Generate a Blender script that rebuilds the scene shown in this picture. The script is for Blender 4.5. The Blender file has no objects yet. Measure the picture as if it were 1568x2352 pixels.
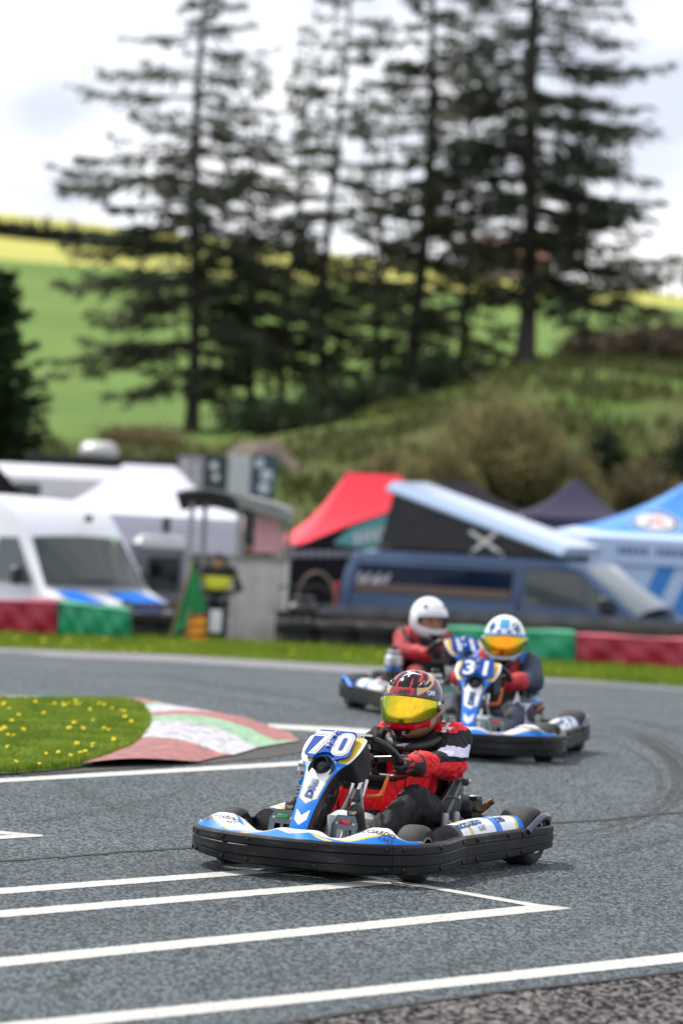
import bpy, bmesh, math, random
import numpy as np
from mathutils import Vector, Matrix
from mathutils.bvhtree import BVHTree
R = math.radians
random.seed(7); rng = np.random.default_rng(11)
S = bpy.context.scene
COL = S.collection

# ---------------------------------------------------------------- camera, world, sun, exposure
FPX, CX, CY, HC = 8820.0, 784.0, 1176.0, 1.76      # focal length and image centre in units of a 1568-wide picture
ROLL, PITCH = R(3.0), math.atan(136.0 / 8820.0)
cam = bpy.data.cameras.new("camera"); camo = bpy.data.objects.new("camera", cam); COL.objects.link(camo)
cam.sensor_fit = 'VERTICAL'; cam.sensor_height = 36.0; cam.lens = 36.0 * FPX / 2352.0
cam.clip_start = 0.1; cam.clip_end = 5000
camo.location = (0, 0, HC)
camo.rotation_mode = 'QUATERNION'
q = Matrix.Rotation(math.pi / 2 - PITCH, 3, 'X') @ Matrix.Rotation(ROLL, 3, 'Z')
camo.rotation_quaternion = q.to_quaternion()
cam.dof.use_dof = True; cam.dof.focus_distance = 16.25; cam.dof.aperture_fstop = 2.5; cam.dof.aperture_blades = 0
S.camera = camo

SUN_EL, SUN_AZ = R(54), R(-52)          # azimuth clockwise from +Y: high, behind and left of the scene
W = bpy.data.worlds.new("World"); S.world = W; W.use_nodes = True
nt = W.node_tree; nt.nodes.clear()
def wn(t, **k):
    n = nt.nodes.new(t)
    for a, b in k.items(): setattr(n, a, b)
    return n
out = wn('ShaderNodeOutputWorld'); bg = wn('ShaderNodeBackground'); sky = wn('ShaderNodeTexSky', sky_type='NISHITA', sun_disc=False)
sky.sun_elevation = SUN_EL; sky.sun_rotation = SUN_AZ; sky.air_density = 1.0; sky.dust_density = 1.5
tc = wn('ShaderNodeTexCoord'); mp = wn('ShaderNodeMapping'); mp.inputs['Scale'].default_value = (1, 1, 2.2); mp.inputs['Location'].default_value = (0.35, 0.1, 0.62)
n1 = wn('ShaderNodeTexNoise'); n1.inputs['Scale'].default_value = 8.5; n1.inputs['Detail'].default_value = 4; n1.inputs['Roughness'].default_value = 0.5
r1 = wn('ShaderNodeValToRGB'); r1.color_ramp.elements[0].position = 0.40; r1.color_ramp.elements[1].position = 0.62
r1.color_ramp.elements[0].color = (9.6, 10.3, 11.9, 1); r1.color_ramp.elements[1].color = (18.0, 18.1, 18.5, 1)
mx = wn('ShaderNodeMix', data_type='RGBA'); mx.inputs[0].default_value = 0.93
nt.links.new(tc.outputs['Generated'], mp.inputs[0]); nt.links.new(mp.outputs[0], n1.inputs['Vector']); nt.links.new(n1.outputs['Fac'], r1.inputs[0])
nt.links.new(sky.outputs[0], mx.inputs[6]); nt.links.new(r1.outputs[0], mx.inputs[7])
nt.links.new(mx.outputs[2], bg.inputs[0]); bg.inputs[1].default_value = 0.077
nt.links.new(bg.outputs[0], out.inputs[0])
sl = bpy.data.lights.new("sun", 'SUN'); so = bpy.data.objects.new("sun", sl); COL.objects.link(so)
sl.energy = 4.3; sl.angle = R(3); sl.color = (1.0, 0.95, 0.88)
sd = Vector((math.sin(SUN_AZ) * math.cos(SUN_EL), math.cos(SUN_AZ) * math.cos(SUN_EL), math.sin(SUN_EL)))
so.rotation_mode = 'QUATERNION'; so.rotation_quaternion = sd.to_track_quat('Z', 'Y')
so.location = (0, 0, 60)
S.view_settings.view_transform = 'Standard'; S.view_settings.look = 'None'; S.view_settings.gamma = 1; S.view_settings.exposure = 0.2
S.cycles.max_bounces = 6; S.cycles.transparent_max_bounces = 12; S.cycles.use_denoising = True

# ---------------------------------------------------------------- picture <-> place
_q = np.array(q)
def ray(x, y): return _q @ np.array([(x - CX) / FPX, -(y - CY) / FPX, -1.0])
def at(x, y, Y):
    r = ray(x, y); t = Y / r[1]; return Vector((r[0] * t, Y, HC + r[2] * t))
def sstep(a, b, x):
    t = np.clip((x - a) / (b - a), 0, 1); return t * t * (3 - 2 * t)
def zg(X, Y):
    X = np.asarray(X, float); Y = np.asarray(Y, float)
    z = np.where(Y > 20, -0.00125 * (np.minimum(Y, 46.1) - 20) ** 2, 0.0)
    z = z + (-0.015) * sstep(46.1, 47, Y)
    z = z + (-0.75) * sstep(51.3, 55, Y)
    ys = np.array([0, 74, 84, 95, 120, 140, 170, 220, 300, 345, 380, 430, 520, 900])
    zs = np.array([0, 0, 0.7, 2.2, 3.1, 3.8, 5.2, 9.0, 17.1, 21.0, 24.1, 27.9, 25.7, 22.0])
    z = z + np.interp(Y, ys, zs)
    z = z + 3.2 * sstep(-6, 9, X) * sstep(84, 135, Y) * (1 - sstep(200, 300, Y))
    z = z - 0.07 * (X + 33) * sstep(260, 380, Y)
    return z
def gnd(x, y, h=0.0):
    r = ray(x, y); o = np.array([0, 0, HC]); lo, hi = 2.0, 600.0
    prev = None
    ts = np.concatenate([np.linspace(3, 80, 500), np.linspace(80.2, 600, 600)])
    for t in ts:
        p = o + t * r
        if p[2] < zg(p[0], p[1]) + h:
            a, b = (prev or 2.0), t
            for _ in range(40):
                m = (a + b) / 2; p = o + m * r
                if p[2] < zg(p[0], p[1]) + h: b = m
                else: a = m
            return Vector(o + b * r)
        prev = t
    return Vector(o + 300 * r)

# ---------------------------------------------------------------- materials
MATS = {}
def mat(name, col, rough=0.6, metal=0.0, var=0.0, vscale=8.0, bump=0.0, bscale=60.0, col2=None, coat=0.0, spec=None, alpha=1.0, trans=0.0, emit=0):
    if name in MATS: return MATS[name]
    m = bpy.data.materials.new(name); m.use_nodes = True; t = m.node_tree; b = t.nodes['Principled BSDF']
    b.inputs['Base Color'].default_value = (*col, 1); b.inputs['Roughness'].default_value = rough; b.inputs['Metallic'].default_value = metal
    if coat: b.inputs['Coat Weight'].default_value = coat; b.inputs['Coat Roughness'].default_value = 0.06
    if spec is not None: b.inputs['Specular IOR Level'].default_value = spec
    if alpha < 1: b.inputs['Alpha'].default_value = alpha
    if trans: b.inputs['Transmission Weight'].default_value = trans
    if var or col2 or bump:
        tc = t.nodes.new('ShaderNodeTexCoord')
    if var or col2:
        n = t.nodes.new('ShaderNodeTexNoise'); n.inputs['Scale'].default_value = vscale; n.inputs['Detail'].default_value = 5; n.inputs['Roughness'].default_value = 0.62
        t.links.new(tc.outputs['Object'], n.inputs['Vector'])
        rp = t.nodes.new('ShaderNodeValToRGB'); rp.color_ramp.elements[0].position = 0.34; rp.color_ramp.elements[1].position = 0.66
        c2 = col2 or tuple(min(1, c * (1 + var)) for c in col)
        c1 = col if col2 else tuple(c * (1 - var) for c in col)
        rp.color_ramp.elements[0].color = (*c1, 1); rp.color_ramp.elements[1].color = (*c2, 1)
        t.links.new(n.outputs['Fac'], rp.inputs[0]); t.links.new(rp.outputs[0], b.inputs['Base Color'])
        n3 = t.nodes.new('ShaderNodeMapRange'); n3.inputs['To Min'].default_value = max(0.03, rough - 0.08); n3.inputs['To Max'].default_value = min(1, rough + 0.1)
        t.links.new(n.outputs['Fac'], n3.inputs[0]); t.links.new(n3.outputs[0], b.inputs['Roughness'])
    if bump:
        n2 = t.nodes.new('ShaderNodeTexNoise'); n2.inputs['Scale'].default_value = bscale; n2.inputs['Detail'].default_value = 4
        t.links.new(tc.outputs['Object'], n2.inputs['Vector'])
        bp = t.nodes.new('ShaderNodeBump'); bp.inputs['Strength'].default_value = bump; bp.inputs['Distance'].default_value = 0.02
        t.links.new(n2.outputs['Fac'], bp.inputs['Height']); t.links.new(bp.outputs[0], b.inputs['Normal'])
    MATS[name] = m; return m

def asphalt(name, dark, mid, light, stone=95.0, patch=0.35, rough=0.62, bumps=0.8, spec=.2):
    m = bpy.data.materials.new(name); m.use_nodes = True; t = m.node_tree; b = t.nodes['Principled BSDF']
    N = t.nodes.new; L = t.links.new
    tc = N('ShaderNodeTexCoord'); v = N('ShaderNodeTexVoronoi'); v.inputs['Scale'].default_value = stone
    v.inputs['Randomness'].default_value = 1.0
    mpp = N('ShaderNodeMapping'); mpp.inputs['Scale'].default_value = (1, .42, 1); L(tc.outputs['Object'], mpp.inputs[0]); L(mpp.outputs[0], v.inputs['Vector'])
    n = N('ShaderNodeTexNoise'); n.inputs['Scale'].default_value = stone * 0.85; n.inputs['Detail'].default_value = 6; n.inputs['Roughness'].default_value = 0.75
    L(mpp.outputs[0], n.inputs['Vector'])
    pn = N('ShaderNodeTexNoise'); pn.inputs['Scale'].default_value = 0.55; pn.inputs['Detail'].default_value = 7; pn.inputs['Roughness'].default_value = 0.6
    L(tc.outputs['Object'], pn.inputs['Vector'])
    sep = N('ShaderNodeSeparateColor'); L(v.outputs['Color'], sep.inputs[0])
    mxx = N('ShaderNodeMath'); mxx.operation = 'MULTIPLY_ADD'; mxx.inputs[1].default_value = 0.52
    L(sep.outputs[0], mxx.inputs[0]); L(n.outputs['Fac'], mxx.inputs[2])
    rp = N('ShaderNodeValToRGB'); e = rp.color_ramp.elements
    e[0].position = 0.44; e[0].color = (*dark, 1); e[1].position = 1.0; e[1].color = (*light, 1)
    k = e.new(0.66); k.color = (*mid, 1)
    L(mxx.outputs[0], rp.inputs[0])
    pr = N('ShaderNodeMapRange'); pr.inputs['From Min'].default_value = 0.3; pr.inputs['From Max'].default_value = 0.7
    pr.inputs['To Min'].default_value = 1 - patch; pr.inputs['To Max'].default_value = 1 + patch
    L(pn.outputs['Fac'], pr.inputs[0])
    mul = N('ShaderNodeVectorMath'); mul.operation = 'SCALE'; L(rp.outputs[0], mul.inputs[0]); L(pr.outputs[0], mul.inputs['Scale'])
    L(mul.outputs[0], b.inputs['Base Color']); b.inputs['Roughness'].default_value = rough; b.inputs['Specular IOR Level'].default_value = spec
    bp = N('ShaderNodeBump'); bp.inputs['Strength'].default_value = bumps; bp.inputs['Distance'].default_value = 0.016
    L(mxx.outputs[0], bp.inputs['Height']); L(bp.outputs[0], b.inputs['Normal'])
    return m

def worn(name, col, under, wear=0.42, scale=26.0, rough=0.6):
    """paint rubbed through to the surface below it"""
    m = bpy.data.materials.new(name); m.use_nodes = True; t = m.node_tree; b = t.nodes['Principled BSDF']
    N = t.nodes.new; L = t.links.new
    tc = N('ShaderNodeTexCoord'); n = N('ShaderNodeTexNoise'); n.inputs['Scale'].default_value = scale; n.inputs['Detail'].default_value = 9; n.inputs['Roughness'].default_value = 0.8
    L(tc.outputs['Object'], n.inputs['Vector'])
    rp = N('ShaderNodeValToRGB'); e = rp.color_ramp.elements; e[0].position = wear - 0.07; e[0].color = (*under, 1); e[1].position = wear + 0.03; e[1].color = (*[c * 0.86 for c in col], 1)
    k = e.new(min(.98, wear + 0.25)); k.color = (*col, 1)
    L(n.outputs['Fac'], rp.inputs[0]); L(rp.outputs[0], b.inputs['Base Color']); b.inputs['Roughness'].default_value = rough
    bp = N('ShaderNodeBump'); bp.inputs['Strength'].default_value = 0.5; bp.inputs['Distance'].default_value = 0.006
    L(n.outputs['Fac'], bp.inputs['Height']); L(bp.outputs[0], b.inputs['Normal'])
    return m

BLK = mat('black_plastic', (0.0075, 0.0075, 0.0085), 0.38, spec=0.28, bump=0.03, bscale=40, var=0.25, vscale=14)
def scuffed():
    t = BLK.node_tree; N = t.nodes.new; L = t.links.new; b = t.nodes['Principled BSDF']
    tc = N('ShaderNodeTexCoord'); mp_ = N('ShaderNodeMapping'); mp_.inputs['Scale'].default_value = (3, 3, 90); L(tc.outputs['Object'], mp_.inputs[0])
    n = N('ShaderNodeTexNoise'); n.inputs['Scale'].default_value = 2.2; n.inputs['Detail'].default_value = 6; n.inputs['Roughness'].default_value = .7; L(mp_.outputs[0], n.inputs['Vector'])
    n2 = N('ShaderNodeTexNoise'); n2.inputs['Scale'].default_value = 7; n2.inputs['Detail'].default_value = 5; L(tc.outputs['Object'], n2.inputs['Vector'])
    m = N('ShaderNodeMath'); m.operation = 'MULTIPLY'; L(n.outputs['Fac'], m.inputs[0]); L(n2.outputs['Fac'], m.inputs[1])
    r = N('ShaderNodeValToRGB'); e = r.color_ramp.elements; e[0].position = .22; e[0].color = (.0065, .0065, .0075, 1); e[1].position = .48; e[1].color = (.11, .11, .115, 1); k = e.new(.33); k.color = (.013, .013, .015, 1)
    L(m.outputs[0], r.inputs[0]); L(r.outputs[0], b.inputs['Base Color'])
scuffed()
SAT = mat('satin_black', (0.010, 0.010, 0.011), 0.35)
RUB = mat('tyre_rubber', (0.022, 0.022, 0.023), 0.72, var=0.3, vscale=22, bump=0.06, bscale=160)
STEEL = mat('steel', (0.55, 0.56, 0.58), 0.28, 1.0, var=0.15, vscale=20)
DSTEEL = mat('dark_steel', (0.20, 0.22, 0.23), 0.38, 1.0, var=0.25, vscale=12)
ALU = mat('aluminium', (0.62, 0.63, 0.64), 0.36, 1.0)
BLUE = mat('sticker_blue', (0.002, 0.165, 0.62), 0.34, spec=0.35)
PBLUE = mat('plate_blue', (0.002, 0.050, 0.29), 0.55, spec=0.1)
WHT = mat('sticker_white', (0.74, 0.75, 0.80), 0.3, var=0.04, vscale=9)
GOLD = mat('sticker_gold', (0.66, 0.44, 0.03), 0.3, coat=0.2)
INK = mat('black_ink', (0.012, 0.012, 0.014), 0.4)
WINK = mat('white_ink', (0.62, 0.62, 0.65), 0.5, spec=0.2)
RED = mat('suit_red', (0.66, 0.006, 0.014), 0.74, var=0.12, vscale=30, bump=0.35, bscale=38)
SBLK = mat('suit_black', (0.009, 0.0085, 0.011), 0.72, spec=0.25, var=0.4, vscale=14, bump=0.45, bscale=26)
SWHT = mat('suit_white', (0.62, 0.60, 0.74), 0.75, bump=0.3, bscale=40)
GREY = mat('grey_paint', (0.30, 0.31, 0.33), 0.5, var=0.12, vscale=6)
WHITE = mat('white_paint', (0.60, 0.61, 0.64), 0.35, var=0.05, vscale=3)
RUST = mat('rusty_pipe', (0.17, 0.075, 0.04), 0.6, 0.6, var=0.5, vscale=40)
GLASS = mat('dark_glass', (0.008, 0.012, 0.016), 0.06, spec=0.4)

# ---------------------------------------------------------------- mesh helpers
class MB:
    def __init__(self): self.v = []; self.f = []; self.m = []; self.mats = []
    def mi(self, m):
        if m not in self.mats: self.mats.append(m)
        return self.mats.index(m)
    def add(self, vs, fs, m):
        o = len(self.v); self.v += [tuple(p) for p in vs]; k = self.mi(m)
        for f in fs: self.f.append(tuple(i + o for i in f)); self.m.append(k)
    def box(self, c, s, m, rz=0.0, mtx=None, bev=0.0):
        x, y, z = (a / 2 for a in s)
        if bev:
            b = min(bev, x * .9, y * .9, z * .9)
            pl = [(-x + b, -y), (x - b, -y), (x, -y + b), (x, y - b), (x - b, y), (-x + b, y), (-x, y - b), (-x, -y + b)]
            pi = [(px * (1 - b / x), py * (1 - b / y)) for px, py in pl]
            rings = [(pi, -z), (pl, -z + b), (pl, z - b), (pi, z)]
            vs = [Vector((px, py, zz)) for r, zz in rings for px, py in r]
            fs = [tuple(range(7, -1, -1)), tuple(range(24, 32))]
            for k in range(3):
                for i in range(8): fs.append((k * 8 + i, k * 8 + (i + 1) % 8, k * 8 + 8 + (i + 1) % 8, k * 8 + 8 + i))
        else:
            vs = [Vector((sx * x, sy * y, sz * z)) for sz in (-1, 1) for sy in (-1, 1) for sx in (-1, 1)]
            fs = [(0, 2, 3, 1), (4, 5, 7, 6), (0, 1, 5, 4), (2, 6, 7, 3), (0, 4, 6, 2), (1, 3, 7, 5)]
        M = mtx if mtx is not None else Matrix.Rotation(rz, 3, 'Z')
        self.add([M @ p + Vector(c) for p in vs], fs, m)
    def bar(self, a, b, w, t, m, up=(0, 0, 1)):
        a, b = Vector(a), Vector(b); d = (b - a); l = d.length; d.normalize(); u = Vector(up); s = d.cross(u)
        if s.length < 1e-4: s = d.cross(Vector((1, 0, 0)))
        s.normalize(); u = s.cross(d)
        self.box((a + b) / 2, (l, w, t), m, mtx=Matrix((d, s, u)).transposed())
    def tube(self, pts, r, m, n=10, caps=True, closed=False):
        P = [Vector(p) for p in pts]; k = len(P); rs = r if hasattr(r, '__len__') else [r] * k
        vs = []; fs = []; prev = None
        for i in range(k):
            if closed: t = P[(i + 1) % k] - P[i - 1]
            else: t = P[min(i + 1, k - 1)] - P[max(i - 1, 0)]
            t.normalize()
            if prev is None:
                a = Vector((0, 0, 1)) if abs(t.z) < 0.9 else Vector((1, 0, 0)); u = t.cross(a).normalized()
            else: u = (prev - t * prev.dot(t)).normalized()
            prev = u; w = t.cross(u)
            for j in range(n):
                an = 2 * math.pi * j / n; vs.append(P[i] + (u * math.cos(an) + w * math.sin(an)) * rs[i])
        for i in range(k if closed else k - 1):
            a, b = i * n, ((i + 1) % k) * n
            for j in range(n): fs.append((a + j, a + (j + 1) % n, b + (j + 1) % n, b + j))
        if caps and not closed: fs.append(tuple(range(n - 1, -1, -1))); fs.append(tuple(range((k - 1) * n, k * n)))
        self.add(vs, fs, m)
    def lathe(self, prof, m, o=(0, 0, 0), ax=(0, 0, 1), n=24, matf=None):
        """prof: (radius, height along axis)"""
        o = Vector(o); ax = Vector(ax).normalized(); a = Vector((0, 0, 1)) if abs(ax.z) < 0.9 else Vector((1, 0, 0))
        u = ax.cross(a).normalized(); w = ax.cross(u); vs = []
        for r, h in prof:
            for j in range(n):
                an = 2 * math.pi * j / n; vs.append(o + ax * h + (u * math.cos(an) + w * math.sin(an)) * max(r, 1e-4))
        for i in range(len(prof) - 1):
            fs = [(i * n + j, i * n + (j + 1) % n, (i + 1) * n + (j + 1) % n, (i + 1) * n + j) for j in range(n)]
            if i == 0: self.add(vs, [], m); base = len(self.v) - len(vs)
            k = self.mi(matf(i) if matf else m)
            for f in fs: self.f.append(tuple(q + base for q in f)); self.m.append(k)
    def prism(self, poly, fr, depth, m, mside=None, front_only=False):
        """poly (u,v) in frame fr=(origin,u,v,n); front face at +0, extruded to -depth along n"""
        o, u, v, n = (Vector(a) for a in fr); k = len(poly)
        fv = [o + u * a + v * b for a, b in poly]
        self.add(fv, [tuple(range(k))], m)
        if not front_only:
            bv = [p - n * depth for p in fv]
            self.add(fv + bv, [(i, i + k, (i + 1) % k + k, (i + 1) % k) for i in range(k)], mside or m)
            self.add(bv, [tuple(range(k - 1, -1, -1))], mside or m)
    def grid(self, fn, nu, nv, matfn, closed_u=False):
        us = np.linspace(0, 1, nu + 1); vs_ = np.linspace(0, 1, nv + 1)
        vs = [fn(u, v) for u in us for v in vs_]; o = len(self.v); self.v += [tuple(p) for p in vs]
        for i in range(nu):
            for j in range(nv):
                a = o + i * (nv + 1) + j
                self.f.append((a, a + nv + 1, a + nv + 2, a + 1))
                m = matfn((us[i] + us[i + 1]) / 2, (vs_[j] + vs_[j + 1]) / 2) if callable(matfn) else matfn
                self.m.append(self.mi(m))
    def build(self, name, parent=None, smooth=True, angle=38, bevel=0.0, solid=0.0):
        me = bpy.data.meshes.new(name); me.from_pydata(self.v, [], self.f)
        for m in self.mats: me.materials.append(m)
        me.polygons.foreach_set('material_index', np.array(self.m, dtype=np.int32))
        return link(name, me, parent, smooth, angle, bevel, solid)
def link(name, me, parent=None, smooth=True, angle=38, bevel=0.0, solid=0.0):
    bm = bmesh.new(); bm.from_mesh(me)
    bmesh.ops.remove_doubles(bm, verts=bm.verts, dist=1e-5)
    bmesh.ops.recalc_face_normals(bm, faces=bm.faces)
    if solid:
        bmesh.ops.solidify(bm, geom=bm.faces[:], thickness=solid)
    if bevel:
        es = [e for e in bm.edges if len(e.link_faces) == 2 and e.calc_face_angle(0) > R(35)]
        bmesh.ops.bevel(bm, geom=es, offset=bevel, segments=2, profile=0.6, affect='EDGES', clamp_overlap=True)
    if smooth:
        for f in bm.faces: f.smooth = True
        for e in bm.edges:
            if len(e.link_faces) == 2 and e.calc_face_angle(0) > R(angle): e.smooth = False
    bm.to_mesh(me); bm.free()
    o = bpy.data.objects.new(name, me); COL.objects.link(o)
    if parent is not None: o.parent = parent
    return o
def empty(name, loc=(0, 0, 0), rz=0.0):
    o = bpy.data.objects.new(name, None); COL.objects.link(o); o.location = loc; o.rotation_euler = (0, 0, rz); o.empty_display_size = 0.2
    return o
def tag(o, label=None, cat=None, group=None, kind=None):
    if label: o['label'] = label
    if cat: o['category'] = cat
    if group: o['group'] = group
    if kind: o['kind'] = kind
    return o
def copy_tree(o, parent=None, skip=()):
    c = o.copy(); COL.objects.link(c)
    if parent is not None: c.parent = parent
    for ch in list(o.children):
        if ch.name.split('.')[0] not in skip: copy_tree(ch, c, skip)
    return c

def spline(pts, n):
    """Catmull-Rom resample (by index)"""
    P = np.array(pts, float); k = len(P); t = np.linspace(0, k - 1, n); res = []
    for x in t:
        i = min(int(x), k - 2); f = x - i
        p0, p1, p2, p3 = P[max(i - 1, 0)], P[i], P[i + 1], P[min(i + 2, k - 1)]
        res.append(0.5 * ((2 * p1) + (-p0 + p2) * f + (2 * p0 - 5 * p1 + 4 * p2 - p3) * f * f + (-p0 + 3 * p1 - 3 * p2 + p3) * f ** 3))
    return np.array(res)
def resample(pts, n):
    P = np.array(pts, float); d = np.r_[0, np.cumsum(np.linalg.norm(np.diff(P, axis=0), axis=1))]
    s = np.linspace(0, d[-1], n); return np.stack([np.interp(s, d, P[:, i]) for i in range(P.shape[1])], 1)

# ---- implicit surfaces -> one continuous skin (surface nets)
def cap(a, b, ra, rb=None): return ('c', np.array(a, float), np.array(b, float), ra, ra if rb is None else rb)
def ell(c, r, M=None): return ('e', np.array(c, float), np.array(r, float), M)
def skin(prims, h, k=0.03, disp=None):
    lo = np.full(3, 1e9); hi = -lo
    bb = []
    for p in prims:
        if p[0] == 'c': a = np.minimum(p[1] - p[3], p[2] - p[4]); b = np.maximum(p[1] + p[3], p[2] + p[4])
        else: rr = p[2] if p[3] is None else np.full(3, p[2].max()); a = p[1] - rr; b = p[1] + rr
        bb.append((a, b)); lo = np.minimum(lo, a); hi = np.maximum(hi, b)
    lo -= 4 * h; hi += 4 * h; n = np.ceil((hi - lo) / h).astype(int) + 1
    D = np.full(n, 0.2, np.float32)
    for p, (a, b) in zip(prims, bb):
        kk = p[5] if len(p) > 5 else k
        mg = kk + 5 * h
        i0 = np.maximum(((a - mg - lo) / h).astype(int), 0); i1 = np.minimum(((b + mg - lo) / h).astype(int) + 2, n)
        g = [lo[j] + h * np.arange(i0[j], i1[j]) for j in range(3)]
        X, Y, Z = np.meshgrid(*g, indexing='ij'); Q = np.stack([X, Y, Z], -1)
        if p[0] == 'c':
            ba = p[2] - p[1]; t = np.clip(((Q - p[1]) @ ba) / max(ba @ ba, 1e-9), 0, 1)
            d = np.linalg.norm(Q - p[1] - t[..., None] * ba, axis=-1) - (p[3] + (p[4] - p[3]) * t)
        else:
            U = Q - p[1]
            if p[3] is not None: U = U @ p[3]
            k0 = np.linalg.norm(U / p[2], axis=-1); k1 = np.linalg.norm(U / p[2] ** 2, axis=-1); d = k0 * (k0 - 1) / np.maximum(k1, 1e-9)
        sl_ = tuple(slice(i0[j], i1[j]) for j in range(3)); A = D[sl_]
        hh = np.maximum(kk - np.abs(A - d), 0) / kk
        D[sl_] = np.minimum(A, d) - hh * hh * kk * 0.25
    if disp is not None:
        g = [lo[j] + h * np.arange(n[j]) for j in range(3)]
        X, Y, Z = np.meshgrid(*g, indexing='ij'); near = np.abs(D) < 4 * h
        D[near] += disp(X[near], Y[near], Z[near])
    s = D < 0
    c = np.zeros(n - 1, np.int8)
    for dx in (0, 1):
        for dy in (0, 1):
            for dz in (0, 1): c += s[dx:n[0] - 1 + dx, dy:n[1] - 1 + dy, dz:n[2] - 1 + dz]
    act = (c > 0) & (c < 8); idx = np.full(n - 1, -1, np.int64); I = np.argwhere(act); idx[act] = np.arange(len(I))
    acc = np.zeros((len(I), 3)); cnt = np.zeros(len(I))
    cor = [(a, b, e) for a in (0, 1) for b in (0, 1) for e in (0, 1)]
    for i, ca in enumerate(cor):
        for cb in cor[i + 1:]:
            if sum(abs(p - q) for p, q in zip(ca, cb)) != 1: continue
            va = D[I[:, 0] + ca[0], I[:, 1] + ca[1], I[:, 2] + ca[2]]; vb = D[I[:, 0] + cb[0], I[:, 1] + cb[1], I[:, 2] + cb[2]]
            ok = (va < 0) != (vb < 0); t = np.where(ok, va / np.where(ok, va - vb, 1), 0)
            pt = np.array(ca) + t[:, None] * (np.array(cb) - np.array(ca)); acc[ok] += pt[ok]; cnt[ok] += 1
    V = lo + h * (I + acc / cnt[:, None]); F = []
    for ax in range(3):
        a1, a2 = (ax + 1) % 3, (ax + 2) % 3
        sa = np.take(s, range(n[ax] - 1), ax); sb = np.take(s, range(1, n[ax]), ax)
        E = np.argwhere(sa != sb)
        E = E[(E[:, a1] > 0) & (E[:, a2] > 0) & (E[:, a1] < n[a1] - 1) & (E[:, a2] < n[a2] - 1)]
        o1 = np.zeros(3, int); o1[a1] = 1; o2 = np.zeros(3, int); o2[a2] = 1
        q = [idx[tuple((E - w).T)] for w in (o1 + o2, o2, 0 * o1, o1)]
        Q = np.stack(q, 1); fl = sa[tuple(E.T)]; Q[~fl] = Q[~fl][:, ::-1]; F.append(Q)
    return V, np.concatenate(F)
def skin_obj(name, VF, mats, matfn, parent=None):
    V, F = VF; me = bpy.data.meshes.new(name); me.from_pydata(V.tolist(), [], F.tolist())
    for m in mats: me.materials.append(m)
    ctr = V[F].mean(1); me.polygons.foreach_set('material_index', np.asarray(matfn(ctr[:, 0], ctr[:, 1], ctr[:, 2]), dtype=np.int32))
    me.polygons.foreach_set('use_smooth', np.ones(len(F), bool)); me.update()
    o = bpy.data.objects.new(name, me); COL.objects.link(o)
    if parent is not None: o.parent = parent
    return o

# ---- lettering
_txt = {}
def glyphs(s, shear=0.0, bold=0.0):
    key = (s, shear, bold)
    if key in _txt: return _txt[key]
    cu = bpy.data.curves.new('lettering', 'FONT'); cu.body = s; cu.size = 1.0; cu.shear = shear; cu.offset = bold; cu.resolution_u = 3
    o = bpy.data.objects.new('lettering', cu); COL.objects.link(o)
    bpy.context.view_layer.update()
    me = bpy.data.meshes.new_from_object(o.evaluated_get(bpy.context.evaluated_depsgraph_get()))
    V = np.array([v.co[:2] for v in me.vertices]); F = [tuple(p.vertices) for p in me.polygons]
    bpy.data.objects.remove(o); bpy.data.curves.remove(cu); bpy.data.meshes.remove(me)
    lo, hi = V.min(0), V.max(0); V = (V - (lo + hi) / 2) / (hi[1] - lo[1]); w = (hi[0] - lo[0]) / (hi[1] - lo[1])
    _txt[key] = (V, F, w); return _txt[key]
def bvh(o): return BVHTree.FromPolygons([v.co.copy() for v in o.data.vertices], [tuple(p.vertices) for p in o.data.polygons])
def decal(mb, V, F, fr, m, tree=None, eps=0.0015, reach=0.15):
    o, u, v, n = (Vector(a) for a in fr); n = n.normalized(); vs = []
    for a, b in V:
        p = o + u * a + v * b
        if tree is not None:
            h = tree.ray_cast(p + n * 0.06, -n, reach)
            if h[0] is not None: p = h[0] + n * eps
        else: p = p + n * eps
        vs.append(p)
    mb.add(vs, F, m)
def word(mb, s, h, fr, m, tree=None, width=None, shear=0.0, bold=0.0, eps=0.0015):
    V, F, w = glyphs(s, shear, bold); sx = h if width is None else width / w
    decal(mb, V * np.array([sx, h]), F, fr, m, tree, eps)
def rrect(w, h, r, n=5):
    pts = []
    for cx, cy, a0 in ((w / 2 - r, h / 2 - r, 0), (-w / 2 + r, h / 2 - r, 90), (-w / 2 + r, -h / 2 + r, 180), (w / 2 - r, -h / 2 + r, 270)):
        for i in range(n + 1):
            a = R(a0 + 90 * i / n); pts.append((cx + r * math.cos(a), cy + r * math.sin(a)))
    return pts
def inset(poly, d):
    P = np.array(poly, float); k = len(P); res = []
    ar = sum(P[i][0] * P[(i + 1) % k][1] - P[(i + 1) % k][0] * P[i][1] for i in range(k)); sg = 1 if ar > 0 else -1
    for i in range(k):
        a = P[i] - P[i - 1]; b = P[(i + 1) % k] - P[i]; a = a / np.linalg.norm(a); b = b / np.linalg.norm(b)
        na = sg * np.array([-a[1], a[0]]); nb = sg * np.array([-b[1], b[0]]); mm = na + nb; mm = mm / max(mm @ mm, 0.3) * 2
        res.append(tuple(P[i] + mm * d))
    return res
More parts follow.
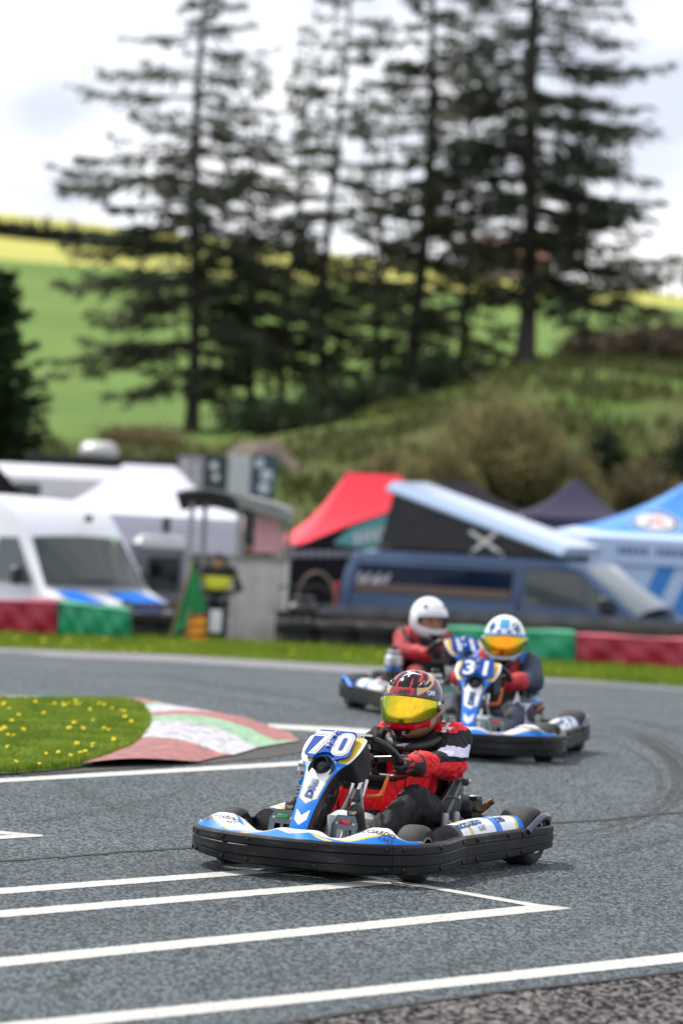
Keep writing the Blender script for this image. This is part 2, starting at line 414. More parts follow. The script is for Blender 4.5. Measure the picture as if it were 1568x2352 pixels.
# ---------------------------------------------------------------- the karts (x forward, y to the driver's left, z up)
HALF = [(.930, 0), (.920, .15), (.890, .28), (.842, .385), (.770, .470), (.675, .525), (.555, .550), (.42, .548), (.29, .525), (.15, .508), (-.08, .518), (-.35, .540), (-.56, .556), (-.68, .545), (-.745, .49), (-.765, .38), (-.77, .18), (-.77, 0)]
half = spline(HALF, 140)
PLAN = np.concatenate([half, (half * [1, -1])[-2:0:-1]])           # closed ring, starts at nose, runs to the left
ZB, ZT = 0.05, 0.172
def plan_at(ang_pts): return ang_pts
def plan_normals(P):
    t = np.roll(P, -1, 0) - np.roll(P, 1, 0); t /= np.linalg.norm(t, axis=1)[:, None]
    return np.stack([t[:, 1], -t[:, 0]], 1) * 1.0
NRM = plan_normals(PLAN)
if (NRM[0] @ np.array([1, 0])) < 0: NRM = -NRM
SKIRT = [(-.034, ZB + .004), (-.006, ZB), (0, ZB + .006), (.0015, ZB + .030), (-.0025, ZB + .034), (.0025, ZB + .038), (.0025, ZT - .046), (-.0025, ZT - .042), (.0015, ZT - .038), (.0005, ZT - .010), (-.006, ZT - .001), (-.032, ZT), (-.038, ZT - .006), (-.032, ZT - .012), (-.016, ZT - .016), (-.016, ZB + .02), (-.034, ZB + .012)]
def skirt_part(name, i0, i1, parent, bolts, gap=1):
    mb = MB(); n = len(PLAN); ids = [(i % n) for i in range(i0, i1 + 1)]; K = len(SKIRT); vs = []
    for q, i in enumerate(ids):
        p = PLAN[i]; nn = NRM[i]
        tv = np.array([-nn[1], nn[0]]); e = 0.0012 if q == 0 else (-0.0012 if q == len(ids) - 1 else 0)
        for o, z in SKIRT: c = p + nn * o + tv * e; vs.append((c[0], c[1], ZT - (ZT - z) * (1 - .16 * float(sstep(.1, .7, -p[0])) - .14 * float(sstep(.2, .5, -p[1]) * sstep(.4, .8, p[0])))))
    fs = []
    for q in range(len(ids) - 1):
        for j in range(K): fs.append((q * K + j, q * K + (j + 1) % K, (q + 1) * K + (j + 1) % K, (q + 1) * K + j))
    fs.append(tuple(range(K))); fs.append(tuple(range((len(ids) - 1) * K, len(ids) * K)))
    mb.add(vs, fs, BLK)
    for bi in bolts:
        p = PLAN[bi % n]; nn = NRM[bi % n]
        for z in (ZT - (ZT - ZB - .018) * (1 - .16 * float(sstep(.1, .7, -p[0])) - .14 * float(sstep(.2, .5, -p[1]) * sstep(.4, .8, p[0]))), ZT - .021):
            mb.lathe([(.0125, .0035), (.0125, -.004), (.0085, -.006)], SAT, o=(p[0], p[1], z), ax=(nn[0], nn[1], 0), n=12)
            mb.lathe([(.0085, -.004), (.0085, .0045), (.004, .006), (.0025, .003)], SAT, o=(p[0], p[1], z), ax=(nn[0], nn[1], 0), n=10)
    return mb.build(name, parent, angle=30)
def pidx(x, y):
    return int(np.argmin((PLAN[:, 0] - x) ** 2 + (PLAN[:, 1] - y) ** 2))

NP = np.array([(.752, .190, .042), (.742, .215, .043), (.705, .272, .048), (.655, .335, .055), (.602, .392, .064), (.568, .424, .074), (.545, .446, .090), (.517, .472, .118), (.470, .512, .136), (.415, .552, .136), (.400, .562, .125)])
NOSE = spline(NP, 64)
def build_kart():
    k = empty('racing_kart')
    iL = pidx(.79, .45); iF = pidx(.17, .513); n = len(PLAN); iR = pidx(-.66, .556)
    skirt_part('front_bumper', -iL, iL, k, [pidx(.815, -.46), pidx(.935, -.15), pidx(.935, .17), pidx(.82, .455), pidx(.91, -.28)])
    skirt_part('side_bumper', iL, iF, k, [iL + 4, iF - 3, pidx(.53, .568)]); skirt_part('side_bumper', n - iF, n - iL, k, [n - iL - 4, n - iF + 3])
    skirt_part('rear_bumper', iF, n - iF, k, [iF + 4, pidx(-.36, .55), pidx(-.22, .535), n - iF - 4])
    # --- chassis
    mb = MB(); fr = mat('frame_blue', (0.01, 0.03, 0.16), 0.35, coat=0.4)
    for s in (-1, 1):
        mb.tube(spline([(.62, s * .22, .075), (.45, s * .20, .07), (.15, s * .27, .07), (-.2, s * .28, .07), (-.6, s * .28, .07)], 20), .015, fr)
        mb.tube([(.15, s * .27, .075), (.18, s * .49, .09)], .010, STEEL); mb.tube([(-.3, s * .28, .075), (-.33, s * .5, .09)], .010, STEEL)
        mb.tube(spline([(.06, s * .30, .08), (.02, s * .46, .11), (-.10, s * .47, .11), (-.35, s * .47, .11)], 14), .009, STEEL, n=8)
    mb.tube([(.62, -.22, .075), (.62, .22, .075)], .015, fr); mb.tube([(-.58, -.28, .07), (-.58, .28, .07)], .015, fr)
    mb.tube([(.78, -.20, .13), (.78, .20, .13)], .011, fr); mb.tube([(.62, -.16, .08), (.80, -.18, .13)], .010, fr); mb.tube([(.62, .16, .08), (.80, .18, .13)], .010, fr)
    mb.build('frame', k)
    mb = MB(); mb.prism([(.70, -.24), (.70, .24), (.15, .27), (-.2, .27), (-.2, -.27), (.15, -.27)], ((0, 0, .056), (1, 0, 0), (0, 1, 0), (0, 0, 1)), .004, mat('floor_aluminium', (.30, .32, .34), .45, .8)); mb.build('floor_tray', k)
    mb = MB(); mb.tube([(.50, -.40, .118), (.50, .40, .118)], .013, DSTEEL); mb.tube([(.44, -.36, .10), (.40, .05, .11), (.44, .36, .10)], .007, STEEL); mb.build('front_axle', k)
    mb = MB(); mb.tube([(-.53, -.50, .125), (-.53, .50, .125)], .0175, DSTEEL); mb.lathe([(.02, -.004), (.085, -.004), (.085, .004), (.02, .004)], STEEL, o=(-.53, .12, .125), ax=(0, 1, 0)); mb.build('rear_axle', k)
    # --- wheels
    def wheel(x, y, r, w, steer=0.0):
        s = 1 if y > 0 else -1
        e = MB(); rr = .064
        prof = [(rr, -w / 2 + .012), (rr + .012, -w / 2 + .002), (r - .020, -w / 2 - .002), (r - .006, -w / 2 + .010), (r, -w / 2 + .028), (r + .001, 0), (r, w / 2 - .028), (r - .006, w / 2 - .010), (r - .020, w / 2 + .002), (rr + .012, w / 2 - .002), (rr, w / 2 - .012)]
        root = empty('wheel'); root.parent = k; root.location = (x, y, r); root.rotation_euler = (0, 0, steer)
        e.lathe(prof, RUB, ax=(0, 1, 0), n=40); e.build('tyre', root, angle=50)
        rm = MB()
        rm.lathe([(rr + .009, w / 2 - .003), (rr + .008, w / 2 + .002), (rr - .001, w / 2 + .001), (rr - .006, w / 2 - .03), (.034, w / 2 - .035), (.032, w / 2 - .012), (.020, w / 2 - .006), (.001, w / 2 - .006)], ALU, ax=(0, s, 0), n=32,
                 matf=lambda i: ALU if i < 2 else SAT)
        rm.lathe([(rr + .009, w / 2 - .003), (rr + .002, w / 2 + .001), (.03, w / 2 - .03), (.001, w / 2 - .03)], ALU, ax=(0, -s, 0), n=24, matf=lambda i: ALU if i < 1 else SAT)
        rm.build('rim', root)
    wheel(.52, .428, .118, .112, R(6)); wheel(.52, -.425, .118, .112, R(6)); wheel(-.53, .455, .126, .150); wheel(-.53, -.455, .126, .150)
    # --- front fairing over the bumper
    def x_out(y): 
        im = int(np.argmax(half[:90, 1])); return float(np.interp(min(abs(y), .56), half[:im, 1], half[:im, 0])) - .034
    def wave(y): return 0.36 + 0.16 * math.sin(abs(y) * 13 + .6)
    def fair(u, v):
        y = -.515 + 1.03 * u; a = abs(y); xo = x_out(y); xi = .70 - .03 * sstep(.14, .3, a); xi = xi + (xo - .05 - xi) * sstep(.38, .48, a)
        zi = .190 - .028 * sstep(.07, .15, a) + .056 * sstep(.20, .34, a) - .050 * sstep(.38, .49, a)
        zi -= 0.0
        t = float(v); x = xo + (xi - xo) * t; st = t * t * (3 - 2 * t)
        return (x, y, ZT - .004 + (zi - ZT + .004) * st + .012 * math.sin(math.pi * t) * (1 + 1.2 * sstep(.2, .34, a) - 1.0 * sstep(.38, .5, a)))
    def fcol(u, v):
        y = -.515 + 1.03 * u; a = abs(y); w = .24 + .26 * math.exp(-((a - .46) / .07) ** 2) + .28 * math.exp(-((a - .10) / .09) ** 2) - .16 * math.exp(-((a - .27) / .06) ** 2)
        if v > .965: return GOLD
        if v < w: return BLUE if not (.20 < a + .25 * v < .235) else GOLD
        if v < w + .07: return GOLD if a > .22 else WHT
        if .24 < a < .36 and abs((a - .24) * 4.5 - (v - .5)) < .07 and v > .55: return BLUE
        if .27 < a + .15 * v < .33 and v > .6: return GOLD
        return WHT
    mb = MB(); mb.grid(fair, 260, 44, fcol)
    ff = mb.build('front_fairing', k, angle=60)
    ff_t = bvh(ff)
    for s in (1, -1):
        mb = MB()
        c = Vector((.75, s * .355, .205)); u = Vector((-.10 * s, 1, .0)).normalized(); nn = Vector((.45, 0, .9)).normalized(); v = nn.cross(u)
        if v.z < 0: v = -v
        word(mb, 'RICCIARDO', .026, (c, u, v, nn), INK, ff_t, width=.17, shear=.3, bold=.02)
        word(mb, 'KART', .020, (c + u * .055 - v * .030, u, v, nn), INK, ff_t, width=.06, eps=.002)
        mb.build('lettering', ff)
    # --- nose panel
    def sec(i):
        x, z, hw = NOSE[i]; a = NOSE[max(i - 1, 0)]; b = NOSE[min(i + 1, 63)]; t = Vector((b[0] - a[0], 0, b[1] - a[1])).normalized(); nn = Vector((t.z, 0, -t.x))
        if nn.x < 0: nn = -nn
        return Vector((x, 0, z)), hw, nn
    def npan(u, v):
        f = u * 63; i = min(int(f), 62); g = f - i
        def one(i):
            c, hw, nn = sec(i); d = .048 + .095 * sstep(.48, .8, i / 63)
            s = (v - .5) * 2; a = abs(s); sg = 1 if s > 0 else -1
            if a < .70: yy = a / .70 * (hw - .006); dd = -.006 * (a / .7) ** 2 + .006
            elif a < .78: q_ = (a - .70) / .08; yy = hw - .006 + .006 * math.sin(q_ * math.pi / 2); dd = -.008 * (1 - math.cos(q_ * math.pi / 2))
            else: q_ = (a - .78) / .22; yy = hw - .012 * q_; dd = -.008 - d * q_
            return c + Vector((0, sg * yy, 0)) + nn * dd
        return one(i) * (1 - g) + one(i + 1) * g
    def ncol(u, v):
        s = abs(v - .5) * 2
        if s > .735: return SAT if s > .75 else BLK
        L = u
        if L < .62:
            w = .62 if L > .27 else .62 * max(0, (L - .235) / .04)
            if L < .22: 
                tip = .085 + .10 * s; return (WHT if (tip < L < tip + .075 - .02 * s and s < .52) else BLUE)
            if L > .50: w = .62 * (1 - (L - .50) / .14)
            if s < w - .07: return WHT
            if s < w: return GOLD
            return BLUE
        sd = (v - .5) * 2
        if L > .66 and s > .40: return GOLD if .42 < s < .67 else WHT
        return BLUE
    mb = MB(); mb.grid(npan, 200, 120, ncol)
    mb.add([npan(0, v) for v in np.linspace(0, 1, 33)], [tuple(range(33))], BLK)
    for s in (-1, 1):
        mb.lathe([(.001, .004), (.008, .003), (.011, 0), (.011, -.01)], STEEL, o=(.40, s * .128, .475), ax=(0, s, 0), n=14)
    c, hw, nn = sec(20)
    mb.lathe([(.001, .010), (.007, .009), (.011, .006), (.012, .0)], STEEL, o=c, ax=nn, n=16)
    ns = mb.build('nose_panel', k, angle=35)
    nt_ = bvh(ns)
    mb = MB(); c, hw, nn = sec(29); up = Vector((-nn.z, 0, nn.x)); ltr = Vector((0, 1, 0))
    c = (Vector((.668, 0, .318)) + Vector((.606, 0, .388))) / 2
    for b, m, e in ((.11, BLUE, .0022), (.035, INK, .003)):
        word(mb, 'DRS', .040, (c, up, -ltr, nn), m, nt_, width=.108, shear=.2, bold=b, eps=e)
    mb.build('lettering', ns)
    # air intake with a round lens
    mb = MB(); c = Vector((.560, 0, .436)); ax = Vector((.86, .0, .5)).normalized()
    mb.lathe([(.058, -.02), (.060, .004), (.056, .010), (.050, .006), (.046, -.012), (.001, -.016)], SAT, o=c, ax=ax, n=30)
    mb.lathe([(.036, -.02), (.036, .030), (.033, .034), (.030, .030), (.029, .012)], BLK, o=c + Vector((0, .004, .008)), ax=ax, n=26)
    mb.lathe([(.029, .014), (.018, .019), (.001, .021)], GLASS, o=c + Vector((0, .004, .008)), ax=ax, n=22)
    mb.build('air_intake', ns)
    # --- wheel, column
    wc = Vector((.095, 0, .452)); wv = Vector((.70, 0, .714)).normalized(); wu = Vector((0, 1, 0)); wnm = Vector((-.714, 0, .70)).normalized()
    path = []
    for i in range(48):
        a = 2 * math.pi * i / 48; r_ = .142; x, y = r_ * math.cos(a), r_ * math.sin(a)
        y = max(-.108, min(.125, y)); path.append(wc + wu * x + wv * y)
    sw = empty('steering_wheel'); sw.parent = k
    mb = MB(); mb.tube(path, .0165, SAT, n=14, closed=True); mb.build('wheel_rim', sw)
    mb = MB()
    for p in ((.13, .02), (-.13, .02), (0, -.106)): mb.bar(wc, wc + wu * p[0] + wv * p[1], .035, .006, SAT, up=wnm)
    mb.lathe([(.035, -.02), (.035, .006), (.028, .012), (.001, .012)], SAT, o=wc, ax=wnm, n=20); mb.build('spoke_plate', sw)
    mb = MB(); pc = wc + wv * .135; mb.box(pc, (.135, .040, .032), SAT, mtx=Matrix((wu, wnm.cross(wu), wnm)).transposed(), bev=.010)
    word(mb, 'DRS', .018, (pc - wnm * .0, wu, Vector((-.35, 0, .94)), Vector((.94, 0, .35))), WINK, width=.055, shear=.2, bold=.03, eps=.0215)
    mb.build('rim_pad', sw)
    mb = MB(); mb.tube([(.36, 0, .09), (.12, 0, .42)], .0105, STEEL, n=14); mb.tube([(.225, 0, .277), (.195, 0, .318)], .024, SAT, n=14); mb.tube([(.165, 0, .36), (.14, 0, .395)], .018, STEEL, n=14)
    for s in (-1, 1):
        mb.tube([(.20, s * .015, .33), (.30, s * .10, .08)], .010, DSTEEL); mb.tube([(.17, s * .03, .37), (.21, s * .03, .30)], .007, STEEL)
    mb.build('steering_column', k)
    mb = MB(); o = mat('orange_lever', (.62, .10, .012), .35); mb.tube([(.18, .035, .30), (.155, .09, .305)], .010, o); mb.tube([(.155, .09, .305), (.12, .105, .39)], [.011, .007], o, n=10); mb.build('adjuster_lever', k)
    # --- pedals
    for s, nm, cl in ((1, 'brake', (.45, .008, .008)), (-1, 'throttle', (.01, .22, .04))):
        y0 = s * .145; mb = MB(); f = ((.615, y0, .185), (0, 1, 0), (-.22, 0, .975), (.975, 0, .22))
        pl = [(-.052, -.072), (.052, -.072), (.058, -.03), (.058, .035), (.040, .072), (-.040, .072), (-.058, .035), (-.058, -.03)]
        # plate with a window: built from strips round the opening
        st = mat('pedal_plate', (.10, .13, .14), .28, .9, var=.2, vscale=10)
        mb.prism([(-.058, .012), (.058, .012), (.058, .035), (.040, .072), (-.040, .072), (-.058, .035)], f, .003, st)
        mb.prism([(-.052, -.072), (-.034, -.072), (-.034, .0118), (-.058, .0118), (-.058, -.03)], f, .003, st); mb.prism([(.034, -.072), (.052, -.072), (.058, -.03), (.058, .0118), (.034, .0118)], f, .003, st)
        mb.prism([(-.0338, -.072), (.0338, -.072), (.0338, -.058), (-.0338, -.058)], f, .003, st); mb.prism([(-.007, -.0578), (.007, -.0578), (.007, .0118), (-.007, .0118)], f, .003, st)
        for q_ in (-.058, .055): mb.prism([(0, -.072), (.05, -.06), (.05, .02), (0, .035)], ((.615 - .001, y0 + q_, .185), (-.975, 0, -.22), (-.22, 0, .975), (0, 1, 0)), .003, st)
        for q_ in (-.04, .04): mb.lathe([(.001, .004), (.005, .003), (.006, 0)], STEEL, o=Vector(f[0]) + Vector((0, q_, 0)) + Vector(f[2]) * .036, ax=f[3], n=10)
        mb.tube([(.60, y0, .12), (.63, y0, .07)], .008, STEEL); mb.tube([(.63, y0 - .06, .085), (.63, y0 + .06, .085)], .008, STEEL)
        p = mb.build('pedal', k)
        mb = MB(); mb.box(Vector(f[0]) + Vector(f[2]) * .042 + Vector(f[3]) * .003, (.052, .018, .005), mat(nm + '_reflector', cl, .15, coat=.6), mtx=Matrix((f[1], f[2], f[3])).transposed(), bev=.002); mb.build('reflector', p)
    mb = MB(); mb.box((.20, 0, .145), (.20, .22, .16), mat('tank_grey', (.40, .42, .44), .4, coat=.2), mtx=Matrix.Rotation(R(-14), 3, 'Y'), bev=.03); mb.lathe([(.03, 0), (.03, .02), (.001, .022)], SAT, o=(.16, .06, .225), ax=(0, 0, 1), n=18); mb.build('fuel_tank', k)
    # --- seat
    mid_ = spline([(-.03, .125), (-.18, .085), (-.36, .070), (-.50, .11), (-.565, .20), (-.595, .30), (-.615, .385)], 30)
    edg_ = spline([(.00, .180, .185), (-.10, .228, .212), (-.20, .274, .214), (-.29, .332, .212), (-.345, .382, .208), (-.39, .412, .19), (-.45, .425, .165)], 30)
    sg = mat('seat_shell', (.05, .055, .055), .35, var=.3, vscale=9)
    def seat(u, v):
        f = u * 29; i = min(int(f), 28); g = f - i; c = mid_[i] * (1 - g) + mid_[i + 1] * g; e = edg_[i] * (1 - g) + edg_[i + 1] * g; s = (v - .5) * 2; q_ = abs(s) ** 3.0
        return (c[0] + (e[0] - c[0]) * q_, e[2] * math.sin(s * math.pi / 2), c[1] + (e[1] - c[1]) * q_)
    mb = MB(); mb.grid(seat, 40, 26, sg); so_ = mb.build('seat', k, solid=.006)
    mb = MB()
    for s in (0, 1): mb.tube([seat(u, s) for u in np.linspace(0.0, 1, 24)], .010, SAT, n=8)
    mb.build('edge_tube', so_)
    for s in (1, -1):
        mb = MB(); mb.bar((-.385, s * .222, .355), (-.20, s * .236, .20), .022, .005, mat('strut_plate', (.22, .26, .26), .35, .7), up=(0, 1, 0)); mb.bar((-.205, s * .237, .205), (-.10, s * .240, .075), .030, .005, MATS['strut_plate'], up=(0, 1, 0))
        for p in ((-.385, .353), (-.285, .285), (-.13, .12)):
            mb.tube([(p[0], s * .20, p[1]), (p[0], s * .262, p[1])], .006, STEEL, n=8); mb.lathe([(.013, 0), (.013, .007), (.007, .009), (.001, .009)], STEEL, o=(p[0], s * .255, p[1]), ax=(0, s, 0), n=6)
        mb.bar((-.44, s * .215, .330), (-.375, s * .235, .362), .03, .006, MATS['strut_plate']); mb.build('seat_strut', k)
    # --- side pods
    for s in (1, -1):
        def pod(u, v, s=s):
            x = .215 - .63 * u; w = .93 + .07 * math.sin(min(1, u * 3) * math.pi / 2); t = v
            yo = .500 + .030 * u; yi = .355 + .02 * u; a = math.pi * (1.0 - t) * .80 + .05
            y = (yo + yi) / 2 - .005 + (yo - yi) / 2 * 1.02 * math.cos(a) * 1.0; z = .118 + (.098 + .010 * math.sin(u * 3)) * max(0, math.sin(a)) ** .8 * w
            return (x - .03 * math.sin(t * 3.1), s * y, z)
        def pcol(u, v):
            if u < .05: return SAT
            if v < .13: return SAT
            d = u - .05 - .10 * v
            if d < .035: return WHT
            if d < .085: return GOLD
            if v > .93: return BLUE if u < .8 else WHT
            if abs(u - .53 - .10 * (v - .5) - (.03 if v > .5 else 0)) < .05: return BLUE
            if abs(u - .62 + .12 * (v - .5)) < .015: return BLUE
            if u > .93 - .1 * v: return GOLD if u < .97 - .1 * v else BLUE
            return WHT
        mb = MB(); mb.grid(pod, 180, 60, pcol)
        cap_ = [pod(0, v) for v in np.linspace(0, 1, 30)]; mb.add(cap_ + [(.205, s * .40, .11)], [tuple(range(31))], SAT)
        cap_ = [pod(1, v) for v in np.linspace(0, 1, 30)]; mb.add(cap_, [tuple(range(30))], SAT)
        po = mb.build('side_pod', k, angle=50); pt = bvh(po); mb = MB()
        nn = Vector((0, s * .55, .83)).normalized(); u = Vector((-s, 0, 0)); v = nn.cross(u)
        if v.z < 0: v = -v
        c = Vector((.055, s * .455, .205))
        word(mb, 'RICCIARDO', .034, (c, u, v, nn), BLUE, pt, width=.225, shear=.25, bold=.09, eps=.0015)
        word(mb, 'RICCIARDO', .030, (c, u, v, nn), INK, pt, width=.215, shear=.25, bold=.01, eps=.0025)
        word(mb, 'KART', .024, (c + u * .085 - v * .036, u, v, nn), INK, pt, width=.065)
        mb.build('lettering', po); mb = MB()
        word(mb, 'DRS', .034, (c + u * .29 - v * .012, u, v, nn), BLUE, pt, width=.085, shear=.2, bold=.08); word(mb, 'DRS', .030, (c + u * .29 - v * .012, u, v, nn), INK, pt, width=.08, shear=.2, bold=.01, eps=.0025)
        mb.build('lettering', po)
    # --- rear: muffler, exhaust, pegs, corner tubes, engine
    mb = MB(); mb.lathe([(.001, -.30), (.055, -.30), (.066, -.29), (.067, .175), (.06, .185), (.001, .185)], SAT, o=(-.655, 0, .205), ax=(0, 1, 0), n=30); mb.box((-.655, -.02, .14), (.03, .36, .05), SAT); mb.bar((-.64, .12, .20), (-.64, .12, .09), .03, .006, SAT); mb.build('muffler', k)
    mb = MB(); mb.tube(spline([(-.64, .180, .21), (-.645, .205, .204), (-.655, .220, .218), (-.665, .238, .240), (-.668, .254, .252)], 12), [.012] * 6 + [.015] * 6, RUST, n=12); mb.box((-.63, .185, .262), (.05, .045, .022), DSTEEL, bev=.004); mb.build('exhaust_pipe', k)
    for x in (-.09, -.205):
        mb = MB(); mb.lathe([(.0155, .13), (.0165, .14), (.0165, .222), (.013, .232), (.001, .236)], mat('knurled_metal', (.34, .35, .36), .55, .7, bump=.15, bscale=260), o=(x, .285, 0), n=16); mb.tube([(x, .285, .08), (x, .285, .135)], .010, DSTEEL); mb.build('ballast_peg', k)
    mb = MB()
    for i in range(6): mb.tube([(-.28 - .03 * (i % 3), .18 + .04 * (i % 2), .10 + .02 * i), (-.34, .25 + .03 * (i % 3), .15)], .008 + .004 * (i % 2), (DSTEEL, STEEL, SAT)[i % 3])
    mb.box((-.36, .26, .15), (.06, .10, .05), DSTEEL, bev=.008); mb.box((-.33, .33, .165), (.05, .05, .03), BLUE, bev=.006); mb.tube([(-.30, .20, .12), (-.30, .36, .12)], .02, SAT); mb.build('brake_caliper', k)
    for s in (1, -1):
        mb = MB(); mb.tube(spline([(-.40, s * .54, .155), (-.52, s * .548, .21), (-.62, s * .54, .205), (-.70, s * .50, .17), (-.72, s * .44, .15)], 16), .016, BLUE if s < 0 else mat('corner_tube', (.018, .03, .07), .3, coat=.4)); mb.tube([(-.72, s * .44, .15), (-.72, s * .1, .17)], .014, SAT); mb.build('corner_tube', k)
    eng = MB(); eng.box((-.20, -.36, .13), (.26, .17, .12), DSTEEL, bev=.012)
    for i in range(7): eng.box((-.10, -.35, .20 + i * .016), (.15, .12, .006), SAT, bev=.002)
    eng.lathe([(.001, 0), (.06, .0), (.065, .02), (.03, .05), (.001, .05)], mat('engine_red', (.28, .01, .01), .4), o=(-.22, -.37, .19), n=20); eng.tube(spline([(-.10, -.30, .26), (-.25, -.24, .24), (-.45, -.24, .20), (-.62, -.22, .20)], 14), .02, RUST)
    eng.tube(spline([(.02, -.34, .30), (.06, -.30, .2), (.02, -.25, .1)], 8), .008, SAT); eng.tube([(-.02, -.36, .12), (-.02, -.36, .34)], .014, SAT); eng.tube([(-.05, -.33, .12), (-.05, -.33, .34)], .008, STEEL)
    eng.lathe([(.030, -.03), (.042, -.03), (.042, .03), (.030, .03)], mat('clutch_ring', (.35, .38, .34), .4, .5), o=(.05, -.34, .20), ax=(1, .3, 0), n=20); e_ = eng.build('engine', k)
    mb = MB(); mb.box((-.06, -.345, .375), (.12, .105, .085), mat('airbox_grey', (.52, .53, .55), .4), bev=.016); mb.box((-.06, -.345, .435), (.085, .085, .03), mat('airbox_lid', (.30, .31, .32), .4), bev=.008); mb.box((-.06, -.345, .465), (.04, .04, .028), SAT, bev=.005)
    fr_ = ((.0, -.375, .375), (0, 1, 0), (0, 0, 1), (1, 0, 0)); word(mb, 'RIC', .013, ((.0015, -.365, .39), *fr_[1:]), INK, width=.04); word(mb, 'DRS', .016, ((.0015, -.365, .358), *fr_[1:]), INK, width=.045, bold=.03)
    mb.box((-.06, -.345, .318), (.10, .09, .026), BLUE, bev=.005); mb.build('airbox', e_)
    return k
PC = Vector((.478, 0, .535)); PV = Vector((-.74, 0, .672)).normalized(); PU = Vector((0, 1, 0)); PN = Vector((.672, 0, .74)).normalized()
def plate(kart, digits):
    ns = next(c for c in kart.children if c.name.startswith('nose_panel'))
    w, h, r = .106, .080, .022; o = PC
    pl = []
    for cx, cy, a0 in ((w - r - .012, h - r, 0), (-w + r + .012, h - r, 90), (-w + r, -h + r + .008, 180)):
        for i in range(6): a = R(a0 + 18 * i); pl.append((cx + r * math.cos(a), cy + r * math.sin(a)))
    for i in range(9): a = R(180 - 22.5 * i); pl.append((-.004 + .050 * math.cos(a), -h - .010 + .044 * math.sin(a)))
    for i in range(6): a = R(270 + 18 * i); pl.append((w - r + r * math.cos(a), -h + r + .008 + r * math.sin(a)))
    mb = MB(); mb.prism(pl, (o, PU, PV, PN), .006, PBLUE)
    def flat(poly, m, lift): mb.prism(poly, (o + PN * lift, PU, PV, PN), 0, m, front_only=True)
    if digits == '70':
        seven = [(-.092, .068), (-.012, .068), (-.012, .048), (-.052, -.060), (-.079, -.060), (-.041, .044), (-.092, .044)]
        flat(inset(seven, -.003), WINK, .0008); flat(inset(seven, .0025), INK, .0014); flat(inset(seven, .0068), WINK, .0020)
        def oo(w_, h_, r_): return [(a + .054, b + .003) for a, b in rrect(w_, h_, r_)]
        for (w_, h_, r_), m, l in (((.082, .132, .034), WINK, .0008), ((.073, .123, .030), INK, .0014), ((.063, .113, .025), WINK, .0020), ((.026, .080, .012), INK, .0026), ((.019, .073, .009), PBLUE, .0032)): flat(oo(w_, h_, r_), m, l)
    else:
        for d, cx in zip(digits, (-.050, .050)):
            V, F, w_ = glyphs(d, 0, .03); V = V * np.array([min(.12, .068 / max(w_, .3)), .12]) + np.array([cx, -.002])
            decal(mb, V, F, (o, PU, PV, PN), WINK, eps=.0012)
    for a, b in ((-.006, .050), (-.012, -.012)):
        mb.lathe([(.009, 0), (.009, .006), (.004, .010), (.001, .010)], STEEL, o=o + PU * a + PV * b, ax=PN, n=10)
        mb.tube([o + PU * (a + .012 * math.cos(t) + .010) + PV * (b + .016 * math.sin(t) + .006) + PN * (.011 + .004 * math.sin(2 * t)) for t in np.linspace(0, 5.5, 12)], .0016, STEEL, n=6)
    return mb.build('number_plate', ns, angle=30)
# ---------------------------------------------------------------- drivers
WC = Vector((.095, 0, .452)); WV = Vector((.70, 0, .714)).normalized(); WN = Vector((-.714, 0, .70)).normalized()
def grip(prims, s, h_r=.0165):
    """gloved hand closed round the rim on side s"""
    e = Vector((0, s, 0)); P = WC + e * .136 - WV * .040; T = (WV + e * .28).normalized(); out_ = (e * .55 + WN * .83).normalized(); e2 = T.cross(out_).normalized()
    if e2.dot(e) < 0: e2 = -e2              # away from the hub: the fingers go over this side
    palm = P + out_ * .031
    M = np.array([list(T), list(e2), list(out_)]).T
    prims.append(('e', np.array(palm + e2 * .004), np.array((.043, .030, .020)), M, ) )
    for j, (off, ln) in enumerate(((-.033, .92), (-.011, 1.0), (.011, 1.02), (.033, .95))):
        r0 = h_r + .0095; pts = []
        for a in (28, 80, 140, 205):
            a = R(a * ln); pts.append(P + T * off + (out_ * math.cos(a) + e2 * math.sin(a)) * (r0 + (.006 if a < 1 else 0)))
        for a, b, q1, q2 in zip(pts, pts[1:], (.0115, .0108, .0100), (.0108, .0100, .0090)):
            c = cap(a, b, q1, q2); prims.append((*c, .005))
    th = [palm + T * .030 - e2 * .018, P + T * .040 - e2 * (h_r + .012) + out_ * .006, P + T * .026 - e2 * (h_r + .010) - out_ * .016]
    for a, b, q1, q2 in zip(th, th[1:], (.0125, .011), (.011, .0095)): prims.append((*cap(a, b, q1, q2), .006))
    return palm, out_, e2, T
